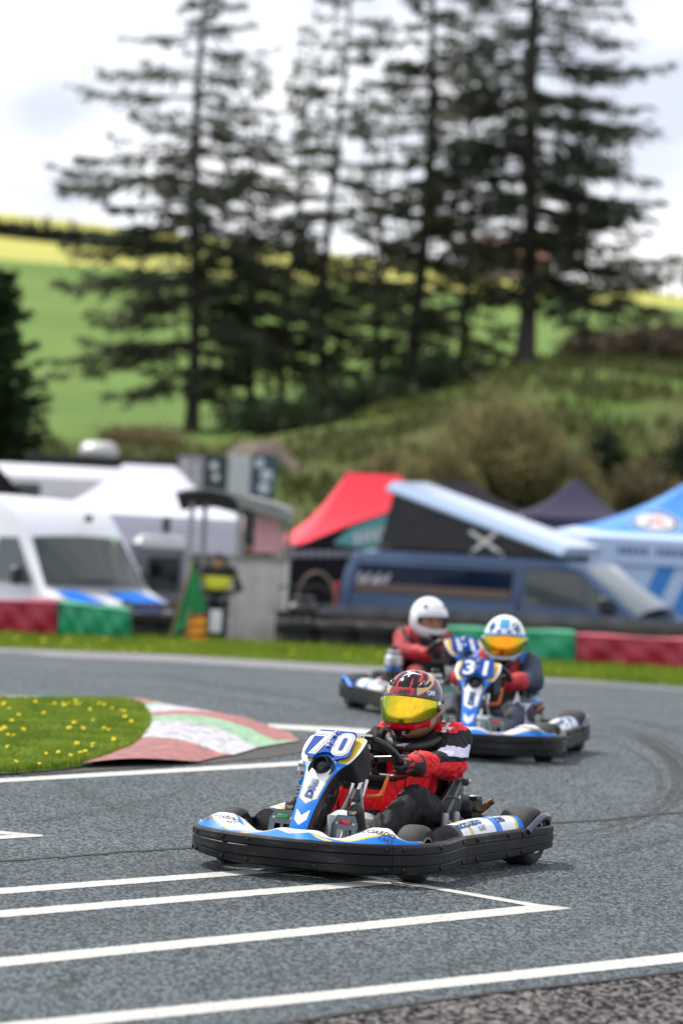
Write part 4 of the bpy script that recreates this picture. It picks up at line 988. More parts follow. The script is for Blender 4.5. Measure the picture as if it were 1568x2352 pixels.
# ---- infield and kerb
def k6(p): return (p[0] * .5, 1536.6 + p[1] * .5)
KR = worn('kerb_red', (.40, .115, .10), (.09, .06, .06), .50, 15); KG = worn('kerb_green', (.25, .46, .27), (.09, .10, .09), .48, 15); KW = worn('kerb_white', (.55, .53, .57), (.11, .10, .11), .485, 15)
BND = [[(560, 160), (640, 163), (720, 170), (790, 181)], [(640, 188), (720, 184), (790, 187), (850, 195)], [(660, 194), (760, 195), (850, 199), (950, 206)], [(672, 220), (850, 221), (1000, 228), (1150, 246), (1330, 297)], [(680, 236), (850, 239), (1000, 260), (1150, 296), (1250, 336), (1374, 337)], [(690, 260), (850, 274), (1000, 299), (1110, 334), (1185, 368)], [(648, 335), (750, 350), (900, 374), (1000, 394), (1080, 402)], [(375, 457), (600, 450), (750, 446), (900, 438), (1010, 409)]]
kb = MB(); nb = 24
rowsP = []
for b in BND:
    row = []
    for i, p in enumerate(resample([k6(p) for p in b], nb)):
        t = i / (nb - 1); row.append(gnd(*p) + Vector((0, 0, .012 + .035 * math.sin(math.pi * min(1, .15 + t)) ** 1)))
    rowsP.append(row)
sub = 6
for bi, m in enumerate((KR, KG, KW, KR, KG, KW, KR)):
    vs = []
    for r_ in range(sub + 1):
        f = r_ / sub
        for i in range(nb): vs.append(rowsP[bi][i].lerp(rowsP[bi + 1][i], f))
    kb.add(vs, [(r_ * nb + i, r_ * nb + i + 1, (r_ + 1) * nb + i + 1, (r_ + 1) * nb + i) for r_ in range(sub) for i in range(nb - 1)], m)
segs = [(-60, 30, KR), (30, 260, KG), (260, 400, KW), (400, 560, KR)]
for a, b, m in segs:
    ytop = lambda x: 134 + 26 * (max(x, 0) / 560) ** 1.6
    A = [gnd(*k6((x, ytop(x)))) + Vector((0, 0, .012)) for x in np.linspace(a, b, 8)]; Bm = [gnd(*k6((x, ytop(x) + 16))) + Vector((0, 0, .045)) for x in np.linspace(a, b, 8)]; C_ = [gnd(*k6((x, ytop(x) + 34))) + Vector((0, 0, .03)) for x in np.linspace(a, b, 8)]
    kb.add(A + Bm + C_, [(k * 8 + i, k * 8 + i + 1, k * 8 + 9 + i, k * 8 + 8 + i) for k in range(2) for i in range(7)], m)
tag(kb.build('kerb', angle=60), kind='structure')
dirt = px_strip('worn_edge', [k6((1374, 337)), k6((1185, 369)), k6((1000, 412)), k6((380, 458)), k6((90, 484))], [k6((1470, 372)), k6((1250, 408)), k6((1000, 432)), k6((380, 474)), k6((90, 494))], mat('dirty_asphalt', (.018, .016, .014), .85, col2=(.05, .045, .035), vscale=9), .0035)
ISL = [(-80, 165), (0, 166), (280, 164), (560, 166), (650, 188), (688, 240), (692, 275), (650, 335), (610, 375), (500, 418), (385, 452), (290, 468), (100, 486), (-80, 492)]
isl = [gnd(*k6(p)) for p in ISL]
ctr = sum(isl, Vector()) / len(isl)
mb = MB(); rings = []
for f, z in ((1.0, .008), (.95, .028), (.75, .034), (.4, .036)): rings.append([ctr.lerp(p, f) + Vector((0, 0, z)) for p in isl])
n_ = len(isl); vs = [p for r_ in rings for p in r_] + [ctr + Vector((0, 0, .036))]
mb.add(vs, [(k * n_ + i, k * n_ + (i + 1) % n_, (k + 1) * n_ + (i + 1) % n_, (k + 1) * n_ + i) for k in range(3) for i in range(n_)] + [(3 * n_ + i, 3 * n_ + (i + 1) % n_, 4 * n_) for i in range(n_)], mat('infield_soil', (.03, .05, .010), .9, col2=(.05, .085, .012), vscale=5))
tag(mb.build('infield', angle=180), kind='structure')
def inside(P, poly):
    x, y = P[:, 0], P[:, 1]; c = np.zeros(len(P), bool); j = len(poly) - 1
    for i in range(len(poly)):
        xi, yi, xj, yj = poly[i][0], poly[i][1], poly[j][0], poly[j][1]
        c ^= ((yi > y) != (yj > y)) & (x < (xj - xi) * (y - yi) / (yj - yi + 1e-12) + xi); j = i
    return c
def blades(name, P, h, w, m, lean=.5):
    n = len(P); a = rng.random(n) * 2 * np.pi; L_ = h * (.55 + .8 * rng.random(n)); ln = lean * rng.random(n); d = np.stack([np.cos(a), np.sin(a), 0 * a], 1); sd_ = np.stack([-np.sin(a), np.cos(a), 0 * a], 1) * (w * (.6 + .7 * rng.random(n)))[:, None]
    up = np.array([0, 0, 1.]); mid = P + d * (L_ * ln * .25)[:, None] + up * (L_ * .6)[:, None]; tip = P + d * (L_ * ln)[:, None] + up * (L_ * (1 - .25 * ln))[:, None]
    V = np.stack([P - sd_ / 2, P + sd_ / 2, mid + sd_ * .4, mid - sd_ * .4, tip], 1).reshape(-1, 3); b = np.arange(n)[:, None] * 5
    F = [tuple(q) for q in (b + [0, 1, 2, 3]).tolist()] + [tuple(q) for q in (b + [3, 2, 4]).tolist()]
    me = bpy.data.meshes.new(name); me.from_pydata(V.tolist(), [], F); me.materials.append(m); o = bpy.data.objects.new(name, me); COL.objects.link(o); tag(o, kind='stuff'); return o
GB = leafy('grass_blades', (.11, .185, .014), (.22, .31, .03), .45, 3.5)
pl = [(p.x, p.y) for p in isl]; xs = [p[0] for p in pl]; ys = [p[1] for p in pl]
Q = np.stack([rng.uniform(max(min(xs), -2.6), max(xs), 90000), rng.uniform(min(ys), max(ys), 90000)], 1); Q = Q[inside(Q, pl)][:36000]
def island_z(Q): 
    c = np.array(ctr[:2]); r_ = np.zeros(len(Q)); PP = np.array(pl); an = np.arctan2(Q[:, 1] - c[1], Q[:, 0] - c[0]); return zg(Q[:, 0], Q[:, 1]) + .018
mow = .6 + .8 * np.sin(Q[:, 0] * 4.1 + np.sin(Q[:, 1] * 1.7) * 2) ** 2 * .6
o = blades('grass', np.c_[Q, island_z(Q)], .048, .009, GB, .8); o['label'] = 'short bright green grass on the infield inside the kerb'
n_ = 26000; Q = np.stack([rng.uniform(-7, 7, n_), rng.uniform(46.15, 51.2, n_)], 1)
o = blades('grass', np.c_[Q, zg(Q[:, 0], Q[:, 1]) + .01], .10, .02, leafy('verge_blades', (.12, .185, .012), (.20, .275, .025), .42, 1.2)); o['label'] = 'strip of mown grass between the track and the barriers'
# dandelions: countable flowers
DY = mat('dandelion_yellow', (.88, .74, .012), .6); DS = mat('dandelion_stem', (.10, .20, .03), .6)
def dandelion():
    root = empty('dandelion'); mb = MB(); mb.tube([(0, 0, 0), (.004, 0, .03), (0, .003, .062)], .0022, DS, n=5); mb.build('stem', root); mb = MB()
    for ring, r_, z in ((16, .022, .066), (12, .015, .071), (7, .008, .075)):
        for i in range(ring):
            a = 2 * math.pi * (i + .3 * ring) / ring; d = Vector((math.cos(a), math.sin(a), 0)); s_ = Vector((-d.y, d.x, 0)) * .0032
            mb.add([Vector((0, 0, .062)) - s_, Vector((0, 0, .062)) + s_, d * r_ + Vector((0, 0, z)) + s_, d * r_ + Vector((0, 0, z)) - s_], [(0, 1, 2, 3)], DY)
    mb.build('flower_head', root); return root
d0 = dandelion()
SP = [(340, 165), (325, 172), (345, 180), (375, 178), (392, 160), (250, 178), (458, 172), (470, 180), (520, 190), (408, 198), (572, 208), (580, 245), (605, 255), (430, 258), (395, 285), (380, 292), (325, 292), (492, 285), (500, 292), (515, 330), (530, 345), (352, 362), (440, 358), (435, 372), (370, 395), (395, 398), (215, 400), (182, 448), (42, 365), (62, 440), (5, 300), (55, 258), (95, 300), (75, 322), (320, 408), (30, 180), (285, 170), (300, 185), (160, 168), (545, 205), (480, 160)]
SP += [(random.uniform(0, 640), random.uniform(172, 440)) for _ in range(8)]; SP = [p for p in SP if inside(np.array([[gnd(*k6(p)).x, gnd(*k6(p)).y]]), pl)[0]]
for i, p in enumerate(SP):
    o = d0 if i == 0 else copy_tree(d0); g = gnd(*k6(p), .06); o.location = (g.x, g.y, zg(g.x, g.y) + .05); s_ = random.uniform(.42, .68); o.scale = (s_, s_, s_ * random.uniform(1.0, 1.3)); o.rotation_euler = (random.uniform(.2, .75), random.uniform(-.3, .3), random.uniform(-.6, .6))
    tag(o, 'small yellow dandelion in the short green grass inside the kerb', 'flower', 'dandelions on the infield')
for i in range(22):
    o = copy_tree(d0); x = random.uniform(-4.6, 4.6) if i < 9 else random.uniform(-4.6, -2.2); y = random.uniform(46.6, 49.4); o.location = (x, y, zg(x, y) + .03); s_ = random.uniform(.8, 1.1); o.scale = (s_, s_, s_); o.rotation_euler = (.4, 0, .3 * math.sin(i))
    tag(o, 'small yellow dandelion in the mown strip before the barriers', 'flower', 'dandelions on the far verge')
# ---------------------------------------------------------------- barriers, rail, tyres
def zgs(x, y): return float(zg(x, y))
def barrier(name, x0, x1, t0, t1, b0, b1, Y, m, label, depth=.55):
    """vinyl covered tyre barrier; x0,x1 picture columns, t/b top and bottom rows at each end"""
    A, B = at(x0, b0, Y), at(x1, b1, Y); C_, D_ = at(x0, t0, Y), at(x1, t1, Y); A.z = min(A.z, zgs(A.x, Y)) - .02; B.z = min(B.z, zgs(B.x, Y)) - .02
    nu, nv = 40, 10; mb = MB()
    def f(u, v):
        lo_ = A.lerp(B, u); hi_ = C_.lerp(D_, u); p = lo_.lerp(hi_, v)
        p = p + Vector((0, -.03 * math.sin(math.pi * v) + .012 * math.sin(u * 30 + v * 9) + .016 * math.sin(u * 17 - v * 6), 0)); return p
    mb.grid(f, nu, nv, m)
    mb.grid(lambda u, v: f(u, 1) + Vector((0, .03 + depth * v, .0 + .03 * math.sin(v * 3.0) + .012 * math.sin(u * 9))), nu, 3, m)
    for u in (0, 1):
        q = f(u, 0); t = f(u, 1); mb.add([q, t, t + Vector((0, depth, 0)), q + Vector((0, depth, 0))], [(0, 1, 2, 3)], m)
    o = mb.build(name, angle=50)
    s = MB(); 
    for u in (.02, .98): s.tube([f(u, v) + Vector((0, -.01, 0)) for v in np.linspace(0, 1, 6)], .012, m, n=5)
    s.tube([f(u, 1) + Vector((0, -.005, .005)) for u in np.linspace(0, 1, 20)], .014, m, n=5); s.build('seam', o)
    return tag(o, label, 'barrier', 'vinyl covered barriers along the track')
VR = mat('vinyl_red', (.34, .008, .035), .42, var=.18, vscale=3, bump=.25, bscale=3); VG = mat('vinyl_green', (.006, .27, .125), .42, var=.18, vscale=3, bump=.25, bscale=3); VW = mat('vinyl_white', (.6, .6, .63), .45)
barrier('barrier', -120, 131, 1378, 1386, 1458, 1464, 50.0, VR, 'crimson vinyl barrier at the left edge beside the green one')
barrier('barrier', 135, 297, 1386, 1404, 1465, 1466, 50.05, VG, 'green vinyl barrier below the white van with blue stripes')
barrier('barrier', 100, 140, 1374, 1377, 1410, 1412, 50.7, VW, 'small white barrier top peeping between crimson and green covers')
barrier('barrier', 1028, 1321, 1446, 1457, 1519, 1536, 50.0, VG, 'long green vinyl barrier behind the two following karts')
barrier('barrier', 1323, 1640, 1462, 1477, 1535, 1550, 49.95, VR, 'long crimson vinyl barrier at the right edge below the blue van')
rl = empty('guard_rail', at(1150, 1450, 52.2)); rl.location.z = zgs(0, 52.2)
tag(rl, 'grey and brown timber guard rail running behind the barriers', 'fence')
W1 = mat('weathered_timber', (.085, .062, .045), .8, var=.4, vscale=5, bump=.3); W2 = mat('grey_timber', (.10, .105, .115), .75, var=.3, vscale=5)
def rail(x0, y0, x1, y1, h, m, dy=0.0, t=.06):
    a, b = at(x0, y0, 52.2 + dy), at(x1, y1, 52.2 + dy); mb = MB(); mb.bar(a, b, t, h, m); o = mb.build('rail'); o.parent = rl; o.matrix_parent_inverse = Matrix.Translation(-rl.location)
rail(735, 1399, 1640, 1441, .13, W2, -.05); rail(735, 1421, 1640, 1458, .12, W1, 0); rail(285, 1392, 415, 1394, .09, W1, 0); rail(285, 1413, 415, 1414, .09, W2, .0)
for x in (290, 410, 745, 930, 1120, 1310, 1500):
    p = at(x, 1400 + (x - 742) * .046 if x > 500 else 1388, 52.3); mb = MB(); z0 = zgs(p.x, 52.3); mb.box((p.x, 52.31, (p.z + .05 + z0) / 2), (.11, .11, p.z + .05 - z0), W1); o = mb.build('post'); o.parent = rl; o.matrix_parent_inverse = Matrix.Translation(-rl.location)
def tyre_at(proto, x, Y, z, lab, grp):
    o = proto.copy(); COL.objects.link(o); o.location = (x, Y, z); o.rotation_euler = (random.uniform(-.04, .04), random.uniform(-.04, .04), random.random() * 6); tag(o, lab, 'tyre', grp); return o
mb = MB(); mb.lathe([(.17, -.075), (.20, -.09), (.26, -.09), (.285, -.06), (.29, 0), (.285, .06), (.26, .09), (.20, .09), (.17, .075), (.16, 0), (.17, -.075)], mat('old_tyre', (.012, .012, .013), .8, var=.4, vscale=6), n=22); tp = mb.build('tyre', angle=60)
first = True
for x0, cnt, row, lab, grp in ((648, 3, 3, 'black tyre in the stack between the grey booth and the green barrier', 'tyre wall right of the booth'), (305, 2, 2, 'black tyre stacked under the timber rail beside the green flag', 'tyre wall left of the flag')):
    for c in range(cnt if x0 == 305 else 5):
        for r_ in range(2):
            p = at(x0 + 30 + c * (90 if x0 != 305 else 62), 1480, 51.2); z = zgs(p.x, 51.2) + .10 + .185 * r_
            if first: tp.location = (p.x, 51.2, z); tag(tp, lab, 'tyre', grp); first = False
            else: tyre_at(tp, p.x, 51.2, z, lab, grp)

# ---------------------------------------------------------------- the marshal post
def local_box(mb, x0, y0, x1, y1, Y, d, m):
    """box whose front face spans picture rows/columns at distance Y"""
    a, b = at(x0, y0, Y), at(x1, y1, Y); mb.box(((a.x + b.x) / 2, Y + d / 2, (a.z + b.z) / 2), (abs(b.x - a.x), d, abs(a.z - b.z)), m)
BY = 53.0; bp_ = at(545, 1480, BY); bz = zgs(bp_.x, BY); bo = empty('marshal_post', (bp_.x, BY, bz)); tag(bo, 'open grey marshal booth with curved roof and ribbed metal front', 'booth')
CG = mat('corrugated_grey', (.62, .605, .58), .55, 0, var=.15, vscale=4); RG = mat('roof_grey', (.20, .21, .205), .55, var=.2, vscale=4)
def W2L(p): return Vector(p) - bo.location
sx = FPX / BY
def bx(px): return (px - 545) / sx
def bzv(py): return at(545, py, BY).z - bz
mb = MB(); n = 56; x0, x1 = bx(516), bx(648); zt = bzv(1284); vs = []
for i in range(n + 1):
    x = x0 + (x1 - x0) * i / n; y = .018 * (1 if (i % 4) in (0, 1) else -1)
    vs += [(x, y, 0), (x, y, zt)]
mb.add(vs, [(2 * i, 2 * i + 2, 2 * i + 3, 2 * i + 1) for i in range(n)], CG); mb.box(((x0 + x1) / 2, 0, zt + .02), (x1 - x0 + .06, .10, .05), RG); mb.build('front_panel', bo)
mb = MB()
for s in (x0, x1): mb.box((s, .75, zt / 2), (.03, 1.4, zt), CG)
mb.build('side_panel', bo)
zr = bzv(1160)
for px, y in ((425, .06), (450, .9), (535, .03), (568, 1.4), (636, .05), (648, 1.35)):
    mb = MB(); mb.box((bx(px), y, zr / 2), (.065, .065, zr), mat('post_pale', (.30, .31, .31), .5)); mb.build('post', bo)
def roof(u, v, t=0.0):
    x = bx(388) + (bx(655) - bx(388)) * u; z = np.interp(u, [0, .12, .30, .55, .8, .96, 1], [bzv(1136), bzv(1128), bzv(1124), bzv(1137), bzv(1150), bzv(1162), bzv(1174)]); return (x, -.25 + 2.0 * v, float(z) - t - .26 * v * float(1 - sstep(.42, .62, u)))
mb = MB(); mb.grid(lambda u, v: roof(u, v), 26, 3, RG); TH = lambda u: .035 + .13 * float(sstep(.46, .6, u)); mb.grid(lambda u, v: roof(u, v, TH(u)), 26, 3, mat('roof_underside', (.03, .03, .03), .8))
mb.grid(lambda u, v: roof(u, 0, TH(u) * v), 26, 1, RG); mb.grid(lambda u, v: roof(u, 1, TH(u) * v), 26, 1, RG); mb.grid(lambda u, v: roof(0, u, TH(0) * v), 2, 1, RG); mb.grid(lambda u, v: roof(1, u, TH(1) * v), 2, 1, RG); mb.build('roof', bo)
mb = MB(); mb.box(((bx(572) + bx(634)) / 2, .07, (zt + zr) / 2 + .05), (bx(634) - bx(572), .012, zr - zt - .10), mat('pink_reflection_glass', (.85, .45, .50), .2, alpha=.55)); mb.build('screen', bo)  # window pane; the red tent's reflection is put into its pink colour
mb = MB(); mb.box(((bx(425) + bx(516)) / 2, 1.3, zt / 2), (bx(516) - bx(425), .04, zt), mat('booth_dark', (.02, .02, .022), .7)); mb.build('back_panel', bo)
mb = MB(); mb.box((bx(425), .5, bzv(1285)), (.04, 1.1, .05), RG); mb.box(((bx(425) + bx(516)) / 2, .06, bzv(1290)), (bx(516) - bx(425), .04, .04), RG); mb.build('hand_rail', bo)
# people at the post
def figure(root, seated, sitting_z, mats, fn, arm_to, h=.022):
    x, y, z = 0, 0, 0
    pr = [ell((0, 0, sitting_z), (.18, .15, .13)), ell((0, -.02, sitting_z + .25), (.17, .13, .22)), cap((-.15, 0, sitting_z + .46), (.15, 0, sitting_z + .46), .075), cap((0, 0, sitting_z + .5), (0, -.03 - .10 * seated, sitting_z + .62 - .08 * seated), .05), ell((0, -.05 - .13 * seated, sitting_z + .70 - .12 * seated), (.075, .095, .12))]
    for s in (1, -1):
        if seated: kn = (s * .12, -.42, sitting_z + .03); ft = (s * .12, -.38, .06)
        else: kn = (s * .10, -.03, sitting_z * .52); ft = (s * .10, 0, .06)
        pr += [cap((s * .09, -.02, sitting_z), kn, .085, .065), cap(kn, ft, .06, .045), cap(ft, (ft[0], ft[1] - .16, .045), .045, .04)]
        el, hd = arm_to[s]; pr += [cap((s * .19, 0, sitting_z + .44), el, .06, .05), cap(el, hd, .048, .034), ell(hd, (.04, .045, .05))]
        for q_ in range(4): pr.append((*cap(np.array(hd) + [(-.03 + .02 * q_), -.03, 0], np.array(hd) + [(-.03 + .02 * q_), -.065, -.03 - .008 * (q_ in (1, 2))], .011, .009), .008))
        pr.append((*cap(np.array(hd) + [-s * .03, 0, .01], np.array(hd) + [-s * .055, -.04, .0], .012, .010), .008))
    o = skin_obj('person', skin(pr, h, .04), mats, fn); o.location = root; return o
SKN = mat('skin', (.42, .22, .15), .55); DK = mat('dark_clothes', (.016, .016, .02), .8, var=.3); HV = mat('hi_vis_yellow', (.62, .60, .02), .6); HR = mat('dark_hair', (.02, .014, .01), .7)
p = at(494, 1440, 52.0); p.z = zgs(p.x, 52.0); sz = at(494, 1385, 52.0).z - p.z
def mfn(x, y, z):
    m = np.zeros(len(x), int); m[(z > sz + .20) & (z < sz + .36) & (np.abs(x) < .22)] = 1; m[(y < -.10) & (z > sz + .46)] = 2; m[(z > sz + .585) | ((z > sz + .54) & (y > -.15))] = 3; return m
ms = figure(p, True, sz, [DK, HV, SKN, HR], mfn, {1: ((.30, -.10, sz + .22), (.16, -.30, sz + .14)), -1: ((-.30, -.12, sz + .22), (-.34, -.36, sz + .30))})
tag(ms, 'seated marshal in black with a yellow hi vis band, holding the green flag', 'person')
mb = MB(); mb.box((0, -.03, sz - .14), (.36, .36, .04), DK); 
for a in (-.15, .15):
    for b in (-.18, .12): mb.box((a, b, (sz - .16) / 2), (.03, .03, sz - .16), DK)
st_ = mb.build('stool'); st_.location = (p.x, p.y, p.z); tag(st_, 'dark stool under the seated marshal beside the booth', 'stool')
mb = MB(); mb.prism([(-.08, -.16), (.08, -.16), (.08, .14), (-.08, .14)], ((p.x + .02, p.y - .52, at(494, 1424, 51.5).z), (1, 0, 0), (0, .2, 1), (0, -1, .2)), .006, WINK); ob = mb.build('clipboard'); tag(ob, 'white sheet held at the knees of the seated marshal', 'clipboard')
# flags
def flag(name, quad, m, label, stripes=None):
    P4 = [at(x, y, Y) for x, y, Y in quad]
    mb = MB()
    def f(u, v):
        a = P4[0].lerp(P4[1], u); b = P4[3].lerp(P4[2], u); q_ = a.lerp(b, v); return q_ + Vector((0, .05 * math.sin(u * 7 + v * 2) * v, .0))
    mb.grid(f, 18, 24, m if stripes is None else (lambda u, v: stripes[int(v * 7) % 2])); o = mb.build('cloth', solid=.004)
    r_ = empty(name, P4[0]); o.parent = r_; o.matrix_parent_inverse = Matrix.Translation(-r_.location); s_ = MB()
    d = (P4[0] - P4[3]).normalized(); s_.tube([P4[3] - d * .02, P4[0] + d * .10], .014, mat('flag_stick', (.25, .19, .12), .6)); q = s_.build('stick'); q.parent = r_; q.matrix_parent_inverse = Matrix.Translation(-r_.location)
    return tag(r_, label, 'flag')
FG = mat('flag_green', (.004, .19, .055), .7, var=.2, vscale=5)
flag('flag', [(441, 1300, 50.4), (448, 1302, 50.4), (477, 1400, 50.4), (392, 1462, 50.4)], FG, 'green marshal flag hanging beside the booth')
flag('flag', [(434, 1416, 50.2), (475, 1410, 50.2), (473, 1484, 50.2), (423, 1484, 50.2)], None, 'red and yellow striped flag below the green flag', [mat('flag_red', (.45, .02, .01), .7), mat('flag_yellow', (.70, .38, .015), .7)])
p = at(574, 1262, 54.0); zf = zgs(p.x, 54.0); top = at(574, 1236, 54.0).z - zf; sz2 = top - .82
b2 = figure(Vector((p.x, 54.0, zf)), False, sz2, [DK, SKN, HR], lambda x, y, z: np.where(z > sz2 + .57, np.where((z > sz2 + .73) | (y > -.02), 2, 1), 0), {1: ((.27, -.05, sz2 + .2), (.2, -.22, sz2 + .05)), -1: ((-.27, -.05, sz2 + .2), (-.2, -.22, sz2 + .05))})
tag(b2, 'dark haired person standing inside the booth behind the window with a painted pink reflection', 'person')
# a dark quad bike by the booth
qp = at(694, 1440, 51.9); qz = zgs(qp.x, 51.9); qr = empty('quad_bike', (qp.x, 51.9, qz)); tag(qr, 'dark quad bike parked between the booth and the tyre stack', 'quad bike')
for x, y in ((-.28, -.2), (.28, -.2), (-.28, .35), (.28, .35)):
    mb = MB(); mb.lathe([(.07, -.08), (.20, -.085), (.23, -.05), (.23, .05), (.20, .085), (.07, .08)], RUB, o=(x, y, .23), ax=(1, 0, 0), n=20); w_ = mb.build('wheel', qr); mb = MB(); mb.lathe([(.001, -.06), (.09, -.065), (.10, -.05), (.10, .05), (.09, .065), (.001, .06)], ALU, o=(x, y, .23), ax=(1, 0, 0), n=16); mb.build('rim', w_)
mb = MB(); mb.box((0, .1, .52), (.40, .7, .22), SAT, bev=.05); mb.box((0, .3, .66), (.30, .5, .10), DK, bev=.03); mb.box((-.28, -.2, .50), (.22, .34, .04), SAT, bev=.01); mb.box((.28, -.2, .50), (.22, .34, .04), SAT, bev=.01); mb.build('body', qr)
mb = MB(); mb.tube(spline([(-.35, -.12, .80), (-.2, -.2, .86), (0, -.22, .84), (.2, -.2, .86), (.35, -.12, .80)], 16), .015, SAT); mb.tube([(0, -.22, .84), (0, -.1, .5)], .02, SAT); mb.build('handlebar', qr)
mb = MB(); mb.tube([(.16 + .26 * math.cos(a), .35, .62 + .42 * math.sin(a)) for a in np.linspace(0, math.pi, 18)], .018, mat('hoop_brown', (.16, .12, .09), .5)); mb.build('roll_hoop', qr)
mb = MB(); mb.tube([(-.2, -.32, .22), (-.05, -.34, .42)], .03, ALU); mb.tube([(.2, -.32, .22), (.05, -.34, .42)], .03, ALU); mb.build('shock_absorber', qr)

# ---------------------------------------------------------------- vans
def van(name, loc, rz, prof, wid, m, side_win, screen, label, cat, wheels=(.95, 3.75), belt=1.05, tum=.88, glass=GLASS, extra=None):
    root = empty(name, loc, rz); zmx = max(z for _, z in prof)
    def yw(z): return wid / 2 * (1 if z < belt else 1 - (1 - tum) * (z - belt) / (zmx - belt))
    k = len(prof); mb = MB(); rings = []
    for s, ins in ((-1, 0), (1, 0)): rings.append([Vector((x, s * yw(z), z)) for x, z in prof])
    mid = [Vector((x, 0, z)) for x, z in prof]
    def inner(s): 
        cx = sum(x for x, _ in prof) / k; cz = sum(z for _, z in prof) / k; return [Vector((x + (cx - x) * .018, s * (yw(z) - .05), z + (cz - z) * .045)) for x, z in prof]
    L0 = [Vector((p.x, p.y * .94, p.z)) for p in rings[0]]; R0 = [Vector((p.x, p.y * .94, p.z)) for p in rings[1]]
    Ls = [Vector((p.x + (2.4 - p.x) * .02, p.y, p.z - (.05 if p.z > 1.2 else 0))) for p in rings[0]]; Rs = [Vector((p.x, -p.y, p.z)) for p in Ls]
    rows = [Ls, L0, R0, Rs]; vs = [p for r_ in rows for p in r_]
    fs = [(q * k + i, q * k + (i + 1) % k, (q + 1) * k + (i + 1) % k, (q + 1) * k + i) for q in range(3) for i in range(k)] + [tuple(range(k)), tuple(range(3 * k, 4 * k))]
    mb.add(vs, fs, m); mb.build('body', root, angle=40)
    for poly, gm, nm in side_win:
        for s in (-1, 1):
            mb = MB(); fv = [Vector((x, s * (yw(z) + .006), z)) for x, z in poly]; bv = [Vector((x, s * (yw(z) - .03), z)) for x, z in poly]; n = len(poly)
            mb.add(fv + bv, [tuple(range(n))] + [(i, (i + 1) % n, (i + 1) % n + n, i + n) for i in range(n)], gm); mb.build(nm, root, angle=30)
    (xa, za), (xb, zb) = screen; d = Vector((xb - xa, 0, zb - za)).normalized(); nn = Vector((-d.z, 0, d.x)); nn = nn if nn.x > 0 else -nn
    mb = MB(); a, b = Vector((xa, 0, za)) + d * .07 + nn * .012, Vector((xb, 0, zb)) - d * .05 + nn * .012; ya, yb = yw(za) * .88, yw(zb) * .93
    mb.grid(lambda u, v: a.lerp(b, v) + Vector((0, (2 * u - 1) * (ya + (yb - ya) * v), 0)) + nn * (.16 * (1 - (2 * u - 1) ** 2) * (.35 + .65 * v)), 20, 8, glass); mb.build('windscreen', root, angle=80)
    for x in wheels:
        for s in (-1, 1):
            mb = MB(); mb.lathe([(.19, -.11), (.31, -.11), (.335, -.08), (.335, .08), (.31, .11), (.19, .11)], RUB, o=(x, s * (wid / 2 - .10), .335), ax=(0, s, 0), n=24); w_ = mb.build('wheel', root); mb = MB(); mb.lathe([(.20, .10), (.18, .075), (.06, .09), (.001, .09)], ALU, o=(x, s * (wid / 2 - .10), .335), ax=(0, s, 0), n=20); mb.build('rim', w_)
    L_ = max(x for x, _ in prof)
    for s in (-1, 1):
        mb = MB(); mb.box((screen[1][0] - .42, s * (wid / 2 + .12), screen[1][1] + .16), (.12, .20, .26), SAT, bev=.03); mb.box((screen[1][0] - .40, s * (wid / 2 + .01), screen[1][1] + .08), (.06, .12, .05), SAT); mb.build('mirror', root)
        mb = MB(); mb.box((L_ - .10, s * (wid / 2 - .24), .80), (.22, .34, .22), mat('headlight', (.7, .72, .75), .1, coat=.8), bev=.04); mb.build('headlight', root)
        mb = MB(); mb.box((.0, s * (wid / 2 - .10), 1.15), (.05, .12, .5), mat('tail_light', (.45, .03, .04), .2, coat=.5), bev=.01); mb.build('tail_light', root)
    mb = MB(); mb.box((L_ - .02, 0, .46), (.10, wid * .94, .26), SAT, bev=.05); mb.box((L_ - .03, 0, .78), (.06, wid * .42, .12), SAT, bev=.02); mb.build('front_grille', root)
    if extra: extra(root, yw)
    return tag(root, label, cat)
